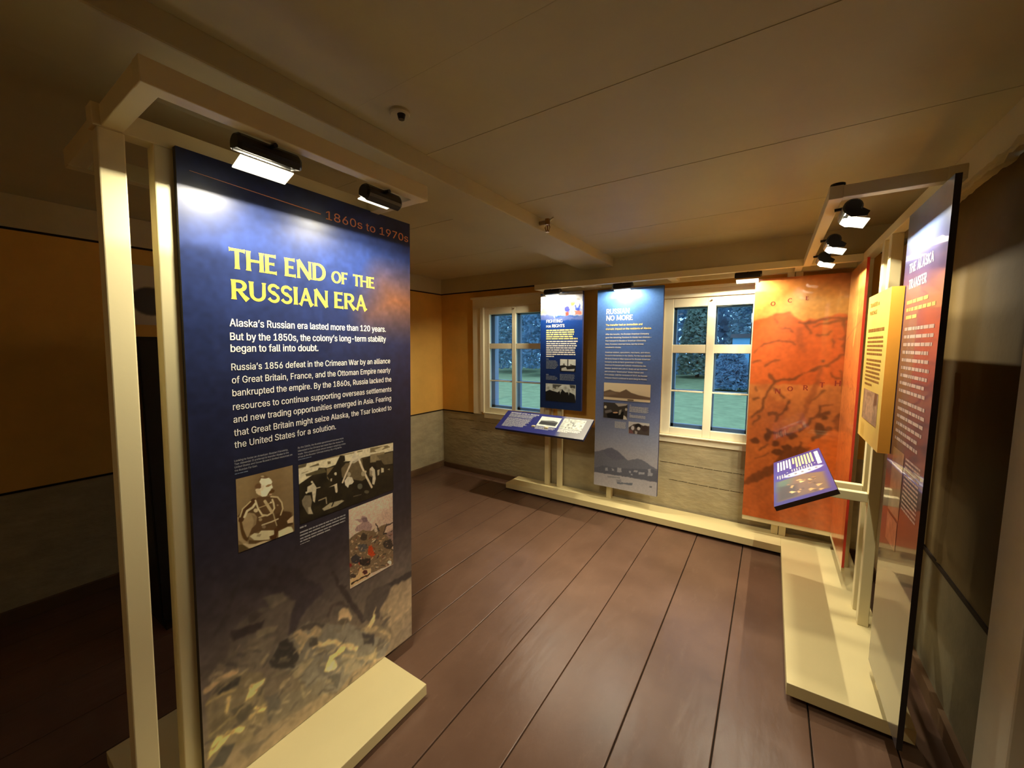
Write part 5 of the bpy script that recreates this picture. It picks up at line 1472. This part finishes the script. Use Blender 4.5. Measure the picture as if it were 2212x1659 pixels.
for n, (x0, x1, y0, y1) in {'a': (-1.172, -1.130, .305, 1.130), 'b': (-1.490, -1.440, .290, 1.130), 'c': (-1.865, -1.823, .305, 1.130)}.items():
    MB().box(x0, x1, y0, y1, cz0, cz1).build('canopy_beam', CREAM, ld_, bevel=.002)
for y0, y1 in ((.305, .347), (1.088, 1.130)):
    for x0, x1 in ((-1.440, -1.172), (-1.823, -1.490)):
        MB().box(x0, x1, y0, y1, cz0 + .002, cz1 - .002).build('canopy_crossbar', CREAM, ld_, bevel=.002)

lamp((-1.197, .585, 2.026), (0, 1, 0), (-1, 0, 0), P_L1, 'black lamp with its glowing glass showing above the title panel')
lamp((-1.197, .965, 2.026), (0, 1, 0), (-1, 0, 0), P_L2, 'small black lamp above the date on the title panel', length=.135, shield=(.024, .042, -.010, -.012), back=255)
lamp((-1.80, .62, 2.018), (0, 1, 0), (1, 0, 0), 0.4, 'dim lamp on the far side of the free-standing display')

# ------------------------------------------------------------------ the title panel
WARMP = (1.0, .90, .70)
pnl = empty('graphic_panel', (-1.43, .82, .08), 'tall dark blue title panel about the end of the Russian era', 'graphic panel', 'printed exhibit panels')
S = Sheet((-1.4195, .394, 0), (0, 1, 0), (0, LEAN, 1))
z0, z1, wd = .072, 2.056, .853
P = Paint(wd, z1 - z0, .0036)
P.ramp([(0, (104, 90, 68)), (.30, (80, 70, 58)), (.55, (60, 52, 50)), (.80, (44, 40, 50)), (1.0, (34, 35, 52)), (1.25, (34, 39, 66)), (1.5, (42, 54, 98)), (1.75, (54, 74, 138)), (1.98, (38, 50, 92))])
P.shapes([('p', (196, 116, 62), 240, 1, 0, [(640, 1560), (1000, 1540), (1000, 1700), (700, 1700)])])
P.noise(60, .05).warp(22, 5).shapes(PAINT['BACKDROP'], 0, -int(z0 * 1000)).noise(16, .09, 3).soften(2)
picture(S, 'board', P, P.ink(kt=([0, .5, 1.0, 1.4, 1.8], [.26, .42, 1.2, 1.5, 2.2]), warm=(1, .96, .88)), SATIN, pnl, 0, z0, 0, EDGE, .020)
b = MB().box(0, 0, 0, 0, 0, 0)
text(S, 'date_line', [('1860s to 1970s', .444, .842, 1.972, .031, .006)], COPPER, pnl)
MB().add([S.at(.03, 1.999, .0006), S.at(.424, 1.983, .0006), S.at(.424, 1.9865, .0006), S.at(.03, 2.0, .0006)], [(0, 1, 2, 3)]).build('rule', COPPER, pnl)
text(S, 'title', [('THE END of the', .120, .655, 1.741, .062, 'flared'), ('RUSSIAN ERA', .123, .619, 1.646, .061, 'flared')], YELLOW, pnl)
text(S, 'introduction', [("Alaska\u2019s Russian era lasted more than 120 years.", .116, .712, 1.561, .0235, .026), ("But by the 1850s, the colony\u2019s long-term stability", .116, .712, 1.518, .0235, .026), ("began to fall into doubt.", .116, .402, 1.481, .0235, .026)], WHITE, pnl)
text(S, 'body_text', [("Russia\u2019s 1856 defeat in the Crimean War by an alliance", .116, .734, 1.423, .0215, .012), ("of Great Britain, France, and the Ottoman Empire nearly", .116, .735, 1.382, .0215, .008),
  ("bankrupted the empire. By the 1860s, Russia lacked the", .116, .740, 1.341, .0215, .012), ("resources to continue supporting overseas settlements", .116, .740, 1.297, .0215, .008),
  ("and new trading opportunities emerged in Asia. Fearing", .116, .738, 1.256, .0215, .012), ("that Great Britain might seize Alaska, the Tsar looked to", .116, .739, 1.213, .0215, .012), ("the United States for a solution.", .116, .467, 1.174, .0215, .012)], WHITE, pnl)
text(S, 'caption', [("Looking to foster an American-Russian friendship,", .114, .282, 1.130, .0062, 0), ("Tsar Alexander II preferred to transfer Alaska to the", .114, .284, 1.1195, .0062, 0), ("United States and focus Russia\u2019s limited resources on", .114, .296, 1.109, .0062, 0), ("the Russian Far East.", .114, .181, 1.098, .0062, 0)], GREYINK, pnl)
bars(S, 'credit', [(.114, .152, 1.0885, .003)], DIMINK, pnl)
text(S, 'caption', [("By the 1860s, the Russian government became more", .317, .499, 1.1285, .0062, 0), ("interested in the Chinese tea trade than the Alaska fur", .317, .499, 1.1165, .0062, 0), ("trade. This undated photo shows workers weighing crates", .317, .508, 1.105, .0062, 0), ("of tea at the Russian-Chinese trading city of Kyakhta.", .317, .491, 1.094, .0062, 0)], GREYINK, pnl)
bars(S, 'credit', [(.317, .366, 1.0855, .003)], DIMINK, pnl)
bars(S, 'caption', [(.316, .341, .829, .006), (.316, .502, .811, .0055), (.316, .502, .7995, .0055), (.316, .500, .7875, .0055), (.316, .435, .777, .0055), (.316, .354, .768, .003)], GREYINK, pnl)
P = Paint(.180, .245, .0011)
P.fill((122, 95, 55)).shapes([('p', (142, 114, 68), 30, .8, 0, [(-20, 0), (45, 0), (45, 286), (-20, 286)]), ('p', (132, 105, 64), 24, .8, 0, [(140, 60), (200, 60), (200, 286), (150, 286)])])
P.shapes(PAINT['PORTRAIT']).shapes(PAINT['PORTRAIT_BODY']).noise(12, .03, 2).soften(1)
picture(S, 'portrait_photograph', P, P.ink(.78, WARMP), PRINT, pnl, .116, .828, .0008)
P = Paint(.430, .222, .0012)
P.fill((36, 29, 15)).noise(30, .25).shapes(PAINT['WORKERS']).noise(8, .06, 2).soften(1)
picture(S, 'workers_photograph', P, P.ink(.78, WARMP), PRINT, pnl, .317, .845, .0008)
P = Paint(.225, .340, .0011)
P.fill((217, 182, 142)).noise(60, .05).warp(14, 3).shapes(PAINT['BATTLE']).noise(5, .08, 2).soften(1)
picture(S, 'battle_picture', P, P.ink(.70, WARMP), PRINT, pnl, .517, .490, .0008)

# ------------------------------------------------------------------ L-shaped display along the window wall and the right wall
dl = empty('display_stand', (-.6, 3.4, 0), 'long cream L-shaped display platform with posts and canopy along two walls', 'display stand')
ZT = .080
MB().box(-2.25, .125, 3.295, 3.548, .026, ZT).box(.125, .520, 1.925, 3.548, .026, ZT).build('base_slab', SLABP, dl, bevel=.002)
MB().box(-2.20, .20, 3.345, 3.53, 0, .026).box(.175, .48, 1.975, 3.53, 0, .026).build('plinth', DARKLINE, dl)
for x in (-1.895, -1.755, -1.235, .062, .110):
    w_ = .046 if x < 0 else .044
    MB().box(x, x + w_, 3.482, 3.528, ZT, 2.02).build('post', CREAM, dl, bevel=.003)
for y in (2.548, 2.690, 2.08):
    MB().box(.436, .480, y, y + .044, ZT, 2.02).build('post', CREAM, dl, bevel=.003)
MB().box(.436, .480, 3.20, 3.244, ZT, 2.02).build('post', CREAM, dl, bevel=.003)
bz0, bz1 = 2.02, 2.066
for bx in ((-1.89, .180, 3.245, 3.285), (.140, .180, 1.850, 3.245), (-1.89, .480, 3.478, 3.530), (.436, .480, 1.850, 3.478)):
    MB().box(*bx, bz0, bz1).build('canopy_beam', CREAM, dl, bevel=.002)
for bx in ((-1.89, -1.85, 3.285, 3.478), (-1.46, -1.32, 3.285, 3.478), (-.72, -.66, 3.285, 3.478), (.10, .14, 3.285, 3.478), (.180, .436, 1.850, 1.890), (.180, .436, 3.245, 3.285)):
    MB().box(*bx, bz0 + .002, bz1 - .002).build('canopy_crossbar', CREAM, dl, bevel=.002)
MB().tube([(.165, 1.872, bz1), (.165, 1.872, bz1 + .010)], .022, 14).build('knob', BLACK, dl)
# arms that carry the two slanted reading boards
for y in (2.552, 2.694):
    MB().box(.19, .436, y, y + .036, .722, .768).build('arm', CREAM, dl, bevel=.003)
for x in (-1.890, -1.750):
    MB().box(x, x + .036, 3.20, 3.482, .700, .742).build('arm', CREAM, dl, bevel=.003)
# foot rail under the corner map
MB().box(-.128, .405, 3.424, 3.440, .172, .207).box(.405, .421, 2.905, 3.440, .172, .207).build('foot_rail', CREAM, dl, bevel=.002)

lamp((-1.735, 3.318, 2.000), (1, 0, 0), (0, 1, 0), P_B1, 'black lamp above the narrow blue panel')
lamp((-1.075, 3.318, 2.000), (1, 0, 0), (0, 1, 0), P_B2, 'black lamp above the wide pale blue panel')
lamp((-.172, 3.318, 2.000), (1, 0, 0), (0, 1, 0), P_B3, 'black lamp at the left end of the orange map')
lamp((.216, 1.985, 2.000), (0, -1, 0), (1, 0, 0), P_R1, 'nearest bright lamp under the right hand canopy', glass_out=1.2, cheeks=True, front=-24)
lamp((.216, 2.52, 2.000), (0, -1, 0), (1, 0, 0), P_R2, 'middle bright lamp under the right hand canopy', glass_out=1.2, cheeks=True, front=-24)
lamp((.216, 2.93, 2.000), (0, -1, 0), (1, 0, 0), P_R3, 'farthest bright lamp under the right hand canopy', glass_out=1.2, cheeks=True, front=-24)

# narrow blue panel
YP = 3.40
fp_ = empty('graphic_panel', (-1.69, YP + .05, .89), 'narrow deep blue panel headed FIGHTING FOR RIGHTS beside the left window', 'graphic panel', 'printed exhibit panels')
S = Sheet((0, YP, 0), (1, 0, 0), (0, 0, 1))
X0, X1, Z0, Z1 = -1.906, -1.468, .890, 2.002
P = Paint(X1 - X0, Z1 - Z0, .004)
P.ramp([(0, (20, 38, 78)), (.45, (22, 44, 98)), (.75, (26, 66, 148)), (.86, (34, 88, 190)), (1.12, (40, 90, 190))])
P.warp(24, 6).shapes(PAINT['PAGEANT'], 0, int((1.70 - Z0) * 1000)).noise(8, .04, 2)
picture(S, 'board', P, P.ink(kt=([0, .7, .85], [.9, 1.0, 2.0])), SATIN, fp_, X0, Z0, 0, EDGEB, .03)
text(S, 'title', [('FIGHTING', -1.844, -1.671, 1.722, .028, 'flared'), ('for RIGHTS', -1.844, -1.648, 1.677, .028, 'flared')], WHITE, fp_)
bars(S, 'introduction', [(-1.843, -1.843 + w_, 1.643 - .0203 * i, .0125) for i, w_ in enumerate((.292, .302, .29, .28, .33))], PALEY, fp_)
bars(S, 'body_text', [(-1.842, -1.842 + w_, 1.537 - .0205 * i, .011) for i, w_ in enumerate((.33, .315, .325, .31, .30, .305, .31, .085))], WHITE, fp_)
bars(S, 'caption', [(-1.841, -1.841 + .028, 1.366, .012)] + [(-1.841, -1.841 + w_, 1.352 - .0105 * i, .007) for i, w_ in enumerate((.105, .12, .12, .125, .13, .12, .11, .10))], DIMINK, fp_)
bars(S, 'caption', [(-1.841, -1.841 + .028, 1.215, .012)] + [(-1.841, -1.841 + w_, 1.203 - .0105 * i, .007) for i, w_ in enumerate((.10, .12, .125, .11))], DIMINK, fp_)
bars(S, 'caption', [(-1.692, -1.692 + w_, 1.225 - .0105 * i, .007) for i, w_ in enumerate((.15, .155, .15, .155, .145, .15))], DIMINK, fp_)
P = Paint(.161, .115, .002).fill((226, 218, 188)).noise(40, .05).shapes(PAINT['COUNCIL']).soften(1)
picture(S, 'council_photograph', P, P.ink(1.1, WARMP), PRINT, fp_, -1.690, 1.259, .0008)
P = Paint(.320, .170, .0025).fill((205, 200, 172)).noise(30, .08).shapes(PAINT['CROWD']).soften(1)
picture(S, 'crowd_photograph', P, P.ink(1.0, WARMP), PRINT, fp_, -1.844, .964, .0008)

# wide pale blue panel
bp_ = empty('graphic_panel', (-1.045, YP + .05, .215), 'tall pale blue panel headed RUSSIAN NO MORE with a misty mountain', 'graphic panel', 'printed exhibit panels')
X0, X1, Z0, Z1 = -1.326, -.762, .215, 1.992
P = Paint(X1 - X0, Z1 - Z0, .0045)
P.ramp([(0, (150, 144, 138)), (.32, (136, 132, 130)), (.50, (116, 120, 132)), (.75, (92, 102, 134)), (1.1, (86, 106, 152)), (1.4, (84, 118, 178)), (1.78, (92, 140, 206))])
P.warp(14, 3).shapes(PAINT['MOUNTAIN']).noise(10, .03, 2)
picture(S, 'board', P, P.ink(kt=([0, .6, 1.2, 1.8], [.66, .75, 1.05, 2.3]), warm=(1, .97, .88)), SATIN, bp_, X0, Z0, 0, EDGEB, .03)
text(S, 'title', [('RUSSIAN', -1.243, -1.037, 1.779, .043, 'flared'), ('NO MORE', -1.243, -1.008, 1.722, .043, 'flared')], WHITE, bp_)
text(S, 'introduction', [("The transfer had an immediate and", -1.245, -.925, 1.675, .0165, .03), ("dramatic impact on the residents of Alaska.", -1.245, -.849, 1.640, .0165, .03)], PALEY, bp_)
body1 = ["After the transfer, the Russian American Company", "gave the remaining Russians in Alaska two choices\u2014", "free transport to Russia or American citizenship.", "Many Russians returned home, but the Kreoly", "remained in Alaska."]
body2 = ["American soldiers, speculators, merchants, and miners", "flocked to the territory in the 1860s. For the next decade", "US Army troops in Sitka replaced the Russian American", "Company as the de facto government of Alaska.", "American Protestant and Catholic missionaries like", "Sheldon Jackson and John G. Brady set up churches", "and schools to \u201cAmericanize\u201d Alaska Natives and", "Kreol people. Until the revolution of 1917, the Russian", "Orthodox Church continued to send clergy to Alaska."]
w1 = (.376, .398, .355, .335, .143); w2 = (.390, .396, .392, .335, .360, .372, .340, .374, .372)
text(S, 'body_text', [(s, -1.245, -1.245 + k, 1.596 - .0288 * i, .0128, .016) for i, (s, k) in enumerate(zip(body1, w1))] + [(s, -1.245, -1.245 + k, 1.437 - .0284 * i, .0128, .016) for i, (s, k) in enumerate(zip(body2, w2))], WHITE, bp_)
bars(S, 'caption', [(-1.014, -1.0, .983, .006)] + [(-1.014, -1.014 + .163 - .01 * (i % 2), .970 - .0085 * i, .006) for i in range(6)], GREYINK, bp_)
bars(S, 'caption', [(-1.014, -1.0, .907, .006)] + [(-1.012, -1.012 + .135, .895 - .0085 * i, .006) for i in range(3)], GREYINK, bp_)
bars(S, 'caption', [(-1.142, -1.142 + .10, .824 - .0085 * i, .006) for i in range(7)], GREYINK, bp_)
P = Paint(.408, .152, .003).ramp([(0, (214, 188, 140)), (.04, (210, 184, 136)), (.1, (224, 198, 148))]).shapes(PAINT['HARBOUR']).soften(1)
picture(S, 'harbour_photograph', P, P.ink(.95, WARMP), PRINT, bp_, -1.249, 1.021, .0008)
P = Paint(.217, .140, .0025).fill((70, 62, 50)).noise(20, .2).shapes(PAINT['CANNON']).soften(1)
picture(S, 'cannon_photograph', P, P.ink(.9, WARMP), PRINT, bp_, -1.249, .855, .0008)
P = Paint(.178, .104, .0025).fill((184, 172, 150)).shapes(PAINT['COUPLE']).soften(1)
picture(S, 'couple_photograph', P, P.ink(.9, WARMP), PRINT, bp_, -1.018, .738, .0008)

# orange map wrapped round the corner
om = empty('map_panel', (.14, 3.43, .207), 'glossy orange old map wrapped round the corner of the platform', 'map panel')
S = Sheet((0, 3.42, 0), (1, 0, 0), (0, 0, 1))
X0, X1, Z0, Z1 = -.128, .405, .207, 1.980
P = Paint(X1 - X0, Z1 - Z0, .0045)
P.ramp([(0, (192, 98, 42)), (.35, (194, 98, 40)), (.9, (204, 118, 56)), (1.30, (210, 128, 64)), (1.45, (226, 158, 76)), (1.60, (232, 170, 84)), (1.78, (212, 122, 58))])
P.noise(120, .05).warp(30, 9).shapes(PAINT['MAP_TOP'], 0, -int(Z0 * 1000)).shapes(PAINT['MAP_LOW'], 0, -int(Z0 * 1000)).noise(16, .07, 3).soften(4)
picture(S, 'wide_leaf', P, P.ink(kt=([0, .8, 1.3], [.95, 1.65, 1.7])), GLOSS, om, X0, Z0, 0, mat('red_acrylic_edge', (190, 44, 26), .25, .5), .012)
lt = [('O', -.014, 1.801, .030), ('C', .086, 1.818, .030), ('E', .187, 1.830, .026), ('N', .045, 1.171, .036), ('O', .118, 1.194, .034), ('R', .208, 1.206, .034), ('T', .298, 1.230, .036), ('H', .378, 1.245, .036)]
for c, s, t, h in lt:
    text(S, 'map_letter', [(c, s - .014, None, t - .015, h, 'flared')], REDINK, om)
S2 = Sheet((.4045, 0, 0), (0, -1, 0), (0, 0, 1))
P = Paint(3.42 - 2.893, Z1 - Z0, .0055)
P.ramp([(0, (216, 106, 48)), (.7, (218, 114, 52)), (1.30, (232, 138, 66)), (1.5, (246, 186, 96)), (1.78, (240, 160, 84))])
P.noise(90, .07)
rl = random.Random(3)
for _ in range(26):
    x, y = rl.uniform(0, 520), rl.uniform(450, 1350)
    pts = [(x, y)]
    for k in range(4):
        x += rl.uniform(-50, 90); y += rl.uniform(-60, 40); pts.append((x, y))
    P.shapes([('l', (176, 84, 38), 8, .6, rl.randint(4, 14), pts)])
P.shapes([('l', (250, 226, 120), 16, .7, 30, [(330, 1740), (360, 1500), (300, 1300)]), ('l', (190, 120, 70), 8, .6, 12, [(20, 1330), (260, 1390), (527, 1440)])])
P.noise(14, .06, 2)
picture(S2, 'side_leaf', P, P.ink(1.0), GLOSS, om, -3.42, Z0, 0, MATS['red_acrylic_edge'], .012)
for q in ((-.112, 1.968),):
    MB().tube([S.at(q[0], q[1], -.03), S.at(q[0], q[1], .012)], .007, 12).build('standoff', STEEL, om, smooth=True)

# yellow board on the two right hand posts
yb_ = empty('graphic_panel', (.408, 2.37, 1.06), 'thick yellow board headed TRANSFER OR PURCHASE on the right hand posts', 'graphic panel', 'printed exhibit panels')
S = Sheet((.380, 0, 0), (0, -1, 0), (0, 0, 1))
Y0, Y1, Z0, Z1 = 2.142, 2.580, 1.064, 1.733
P = Paint(Y1 - Y0, Z1 - Z0, .005).ramp([(0, (240, 196, 98)), (.67, (252, 230, 116))]).noise(80, .03)
P.shapes([('e' if False else 'p', (200, 156, 60), 14, .6, 0, [(60, 10), (140, 10), (140, 70), (60, 70)])])
picture(S, 'board', P, P.ink(1.0), PRINT, yb_, -Y1, Z0, 0, mat('amber_board_edge', (236, 162, 58), .5, .4, var=.05), .038)
text(S, 'title', [('TRANSFER or', -2.527, -2.335, 1.679, .018, 'flared'), ('PURCHASE', -2.527, -2.372, 1.643, .018, 'flared')], BROWNINK, yb_)
bars(S, 'introduction', [(-2.530, -2.200, 1.564, .014)], BROWNINK, yb_)
bars(S, 'body_text', [(-2.527, -2.215 + .006 * (i % 3), 1.533 - .0183 * i, .0085) for i in range(5)] + [(-2.516, -2.212 - .01 * (i % 2), 1.432 - .0182 * i, .0085) for i in range(6)] + [(-2.512, -2.353, 1.320, .0085)], BROWNINK, yb_)
P = Paint(.310, .140, .003).fill((186, 142, 96)).noise(30, .12).shapes([('p', (120, 76, 40), 8, .9, 0, [(230, 80), (290, 90), (290, 140), (240, 140)]), ('p', (150, 108, 66), 10, .8, 0, [(0, 0), (24, 0), (24, 140), (0, 140)]), ('p', (150, 108, 66), 8, .7, 0, [(80, 110), (170, 116), (170, 134), (80, 130)])]).noise(10, .08)
picture(S, 'document_picture', P, P.ink(1.0, WARMP), PRINT, yb_, -2.512, 1.158, .0008)

# purple panel seen edge-on at the right
tp = empty('graphic_panel', (.437, 1.95, .14), 'tall purple panel headed THE ALASKA TRANSFER seen nearly edge-on', 'graphic panel', 'printed exhibit panels')
S = Sheet((.420, 0, 0), (0, -1, 0), (0, 0, 1))
Y0, Y1, Z0, Z1 = 1.722, 2.182, .142, 2.003
P = Paint(Y1 - Y0, Z1 - Z0, .006)
P.ramp([(0, (80, 74, 80)), (.5, (66, 58, 70)), (.72, (92, 44, 52)), (.90, (70, 54, 82)), (1.3, (92, 66, 92)), (1.5, (106, 74, 114)), (1.68, (120, 118, 172)), (1.86, (120, 168, 220))])  # dark red band is a reflection put into the board colour
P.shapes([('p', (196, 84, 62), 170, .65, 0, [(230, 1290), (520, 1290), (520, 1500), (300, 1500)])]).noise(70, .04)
picture(S, 'board', P, P.ink(1.0), GLOSS, tp, -Y1, Z0, 0, EDGE, .0155)
text(S, 'title', [('THE ALASKA', -2.116, -1.836, 1.774, .034, 'flared'), ('TRANSFER', -2.102, -1.890, 1.713, .034, 'flared')], WHITE, tp)
bars(S, 'introduction', [(-2.106, -1.857, 1.656, .013), (-2.103, -1.778, 1.628, .013), (-2.099, -1.957, 1.600, .013)], SANDINK, tp)
bars(S, 'body_text', [(-2.101, -2.101 + w_, 1.557 - .0290 * i, .012) for i, w_ in enumerate((.335, .335, .33, .30, .31, .325, .315, .30, .31))] + [(-2.094, -2.094 + w_, 1.285 - .0290 * i, .012) for i, w_ in enumerate((.315, .32, .32, .31, .28, .285))], MAUVEINK, tp)
bars(S, 'caption', [(-1.925, -1.925 + .165, 1.094 - .0150 * i, .007) for i in range(13)], MAUVEINK, tp)
P = Paint(.150, .252, .004).fill((176, 142, 112)).noise(30, .1)
picture(S, 'document_picture', P, P.ink(1.0), GLOSS, tp, -2.098, .856, .0008)
P = Paint(.145, .110, .004).fill((168, 118, 92)).noise(30, .15)
picture(S, 'portrait_photograph', P, P.ink(1.0), GLOSS, tp, -2.098, .735, .0008)

# slanted reading board in front of the left window
rb = empty('reading_board', (-1.80, 3.25, .72), 'slanted navy reading board about Orthodoxy below the narrow blue panel', 'reading board', 'slanted reading boards')
O = Vector((-2.272, 3.135, .689)); U = Vector((.944, 0, 0)); V = Vector((0, .240, .140))
S = Sheet(O, U / .944, V / V.length)
Wd, Hd = .944, V.length
P = Paint(Wd, Hd, .004)
P.fill((44, 48, 118)).shapes([('p', (150, 146, 142), 60, .95, 0, [(690, -40), (1000, -40), (1000, 330), (640, 330)])])
picture(S, 'board', P, P.ink(1.0), PRINT, rb, 0, 0, 0, EDGEB, .022)
text(S, 'title', [('ORTHODOXY AFTER the TRANSFER', .055, .385, .243, .017, 'flared')], WHITE, rb)
bars(S, 'introduction', [(.055, .055 + w_, .226 - .0125 * i, .008) for i, w_ in enumerate((.305, .285, .275, .280))], GREYINK, rb)
bars(S, 'body_text', [(.055, .055 + w_, .168 - .0125 * i, .008) for i, w_ in enumerate((.285, .27, .28, .265, .275, .255, .25, .27, .245, .24, .12))], GREYINK, rb)
P = Paint(.215, .140, .003).fill((226, 222, 190)).noise(30, .06).shapes([('p', (70, 66, 58), 6, .95, 0, [(16, 26), (196, 20), (202, 78), (150, 92), (90, 86), (20, 80)])])
for k in range(16):
    x = 24 + 11 * k
    P.shapes([('p', (40, 38, 34), 3, .8, 0, [(x, 24), (x + 7, 24), (x + 6, 70), (x + 1, 70)]), ('p', (190, 184, 160), 2.5, .9, 0, [(x + 1, 72), (x + 6, 72), (x + 6, 80), (x + 1, 80)])])
picture(S, 'group_photograph', P, P.ink(1.0, WARMP), PRINT, rb, .420, .105, .0008)
bars(S, 'caption', [(.425, .425 + w_, .092 - .0105 * i, .007) for i, w_ in enumerate((.2, .205, .195, .15))], GREYINK, rb)
P = Paint(.225, .145, .003).fill((196, 190, 160)).noise(24, .12)
rl = random.Random(8)
for k in range(22):
    x, y = rl.uniform(8, 215), rl.uniform(8, 130)
    P.shapes([('p', rl.choice([(232, 226, 190), (120, 114, 98), (150, 144, 122)]), 5, .85, 0, [(x, y), (x + 14, y + 2), (x + 12, y + 20), (x - 2, y + 18)])])
picture(S, 'school_photograph', P, P.ink(.9, WARMP), PRINT, rb, .660, .105, .0008)
bars(S, 'caption', [(.665, .665 + w_, .092 - .0105 * i, .007) for i, w_ in enumerate((.21, .215, .2, .1))], WHITE, rb)

# slanted reading board by the orange map
rr_ = empty('reading_board', (.16, 2.62, .77), 'slanted purple reading board held out in front of the orange map', 'reading board', 'slanted reading boards')
O = Vector((.046, 3.049, .736)); U = Vector((0, -.850, 0)); V = Vector((.227, 0, .134))
S = Sheet(O, U / .850, V / V.length)
Wd, Hd = .850, V.length
P = Paint(Wd, Hd, .004)
P.fill((66, 56, 126)).shapes([('p', (118, 92, 68), 22, .95, 0, [(470, 18), (800, 18), (800, 240), (520, 240), (450, 150)]), ('p', (80, 106, 90), 50, .8, 0, [(460, 14), (640, 14), (600, 70), (470, 90)]), ('p', (70, 62, 54), 30, .8, 0, [(560, 20), (790, 20), (780, 100), (600, 110)]),
   ('p', (208, 212, 232), 16, .95, 0, [(405 + 46 * math.cos(a), 150 + 98 * math.sin(a)) for a in np.linspace(0, 2 * math.pi, 21)[:-1]])])
rl = random.Random(12)
for k in range(30):
    x, y = rl.uniform(500, 780), rl.uniform(50, 215)
    P.shapes([('p', rl.choice([(226, 196, 130), (206, 160, 100), (150, 110, 70), (90, 70, 54)]), 5, .9, 0, [(x, y), (x + rl.uniform(14, 40), y + 6), (x + rl.uniform(8, 30), y + rl.uniform(12, 30)), (x - 4, y + 8)])])
for k in range(5):
    y = 72 + 34 * k
    P.shapes([('p', (110, 104, 112), 4, .8, 0, [(388, y), (420, y + 2), (424, y + 16), (392, y + 14)]), ('p', (240, 230, 200), 4, .9, 0, [(396, y + 18), (428, y + 16), (424, y + 30), (400, y + 30)])])
picture(S, 'board', P, P.ink(1.0), PRINT, rr_, 0, 0, 0, mat('dark_brown_board_edge', (52, 34, 26), .5, .4), .022)
bars(S, 'title', [(.060, .060 + .29, .229, .020)], WHITE, rr_)
bars(S, 'introduction', [(.048, .048 + w_, .206 - .0165 * i, .0095) for i, w_ in enumerate((.22, .23, .235, .21, .235, .235, .14))], PALEY, rr_)
bars(S, 'body_text', [(.048, .048 + w_, .088 - .0165 * i, .0095) for i, w_ in enumerate((.23, .19, .215, .205, .215))], WHITE, rr_)
bars(S, 'caption', [(.305, .318, .212, .007)] + [(.300, .300 + w_, .196 - .0125 * i, .006) for i, w_ in enumerate((.055, .06, .06, .05, .065, .06, .06, .05, .045))], GREYINK, rr_)
bars(S, 'caption', [(.330, .343, .070, .007)] + [(.350, .350 + w_, .056 - .0125 * i, .006) for i, w_ in enumerate((.07, .075, .08, .06))], GREYINK, rr_)

# ------------------------------------------------------------------ behind the free-standing stand
wp = empty('wall_poster', (XL + .004, 1.12, 1.62), 'pale poster with a dark oval on the far left wall', 'poster')
S = Sheet((XL + .010, 0, 0), (0, 1, 0), (0, 0, 1))
P = Paint(.72, .375, .008).fill((190, 180, 150)).shapes([('p', (52, 46, 36), 12, 1, 0, [(170 + 95 * math.cos(a), 150 + 90 * math.sin(a)) for a in np.linspace(0, 2 * math.pi, 25)[:-1]])])
picture(S, 'print', P, P.ink(1.0), PRINT, wp, .70, 1.635, 0, FRIEZE, .009)
cbn = empty('cabinet', (-2.75, .86, 0), 'tall black cabinet behind the free-standing display', 'cabinet')
MB().box(-2.98, -2.58, .60, 1.20, .05, 1.545).build('cabinet_body', BLACK, cbn, bevel=.004)
MB().box(-2.96, -2.60, .62, 1.18, 0, .05).build('plinth', DARKLINE, cbn)
for y in (.605, .905):
    d = MB().box(-2.582, -2.566, y, y + .288, .07, 1.53).build('door', BLACK, cbn, bevel=.003)
    MB().tube([(-2.556, y + .25, .85), (-2.556, y + .25, .98)], .006, 8).build('handle', STEEL, d)

# ------------------------------------------------------------------ ceiling fittings
sd = empty('smoke_detector', (-1.10, .975, ZC), 'small round ceiling detector near the wide beam', 'detector')
MB().tube([(-1.10, .975, ZC + .002), (-1.10, .975, ZC - .006), (-1.10, .975, ZC - .010)], [.034, .034, .030], 24).build('plate', CEILP, sd, smooth=False)
MB().tube([(-1.092, .975, ZC - .010), (-1.092, .975, ZC - .026)], [.014, .010], 16).build('sensor', BLACK, sd)
sp = empty('sprinkler_head', (-1.19, 2.20, ZC), 'brass sprinkler head hanging beside the wide beam', 'sprinkler')
MB().tube([(-1.245, 2.20, 2.255), (-1.19, 2.20, 2.255)], .012, 12).build('pipe', mat('painted_pipe', (150, 124, 84), .5), sp, smooth=True)
MB().tube([(-1.19, 2.20, 2.272), (-1.19, 2.20, 2.238)], .016, 8).build('fitting', BRASS, sp)
MB().tube([(-1.176, 2.20, 2.262), (-1.150, 2.204, 2.276)], .006, 8).build('plug', STEEL, sp)
yk = MB()
for s in (-1, 1):
    yk.tube([(-1.19 + s * .008, 2.20, 2.240), (-1.19 + s * .017, 2.20, 2.222), (-1.19 + s * .010, 2.20, 2.204), (-1.19, 2.20, 2.196)], .003, 6)
yk.build('yoke', BRASS, sp, smooth=True)
MB().tube([(-1.19, 2.20, 2.197), (-1.19, 2.20, 2.194)], .012, 14).build('deflector', BRASS, sp)
MB().tube([(-1.19, 2.20, 2.236), (-1.19, 2.20, 2.204)], .003, 8).build('glass_bulb', REDINK, sp)

# ------------------------------------------------------------------ unseen fill light added behind the visitor, standing in for other displays
def add_fill_light(loc, e, size=.5):
    ld = bpy.data.lights.new('fill_light', 'AREA'); ld.shape = 'DISK'; ld.size = size; ld.energy = e; ld.color = (1, .84, .58)
    o = bpy.data.objects.new('fill_light', ld); COL.objects.link(o); o.location = loc
    return o
add_fill_light((-.9, -1.2, 2.25), P_FILL)
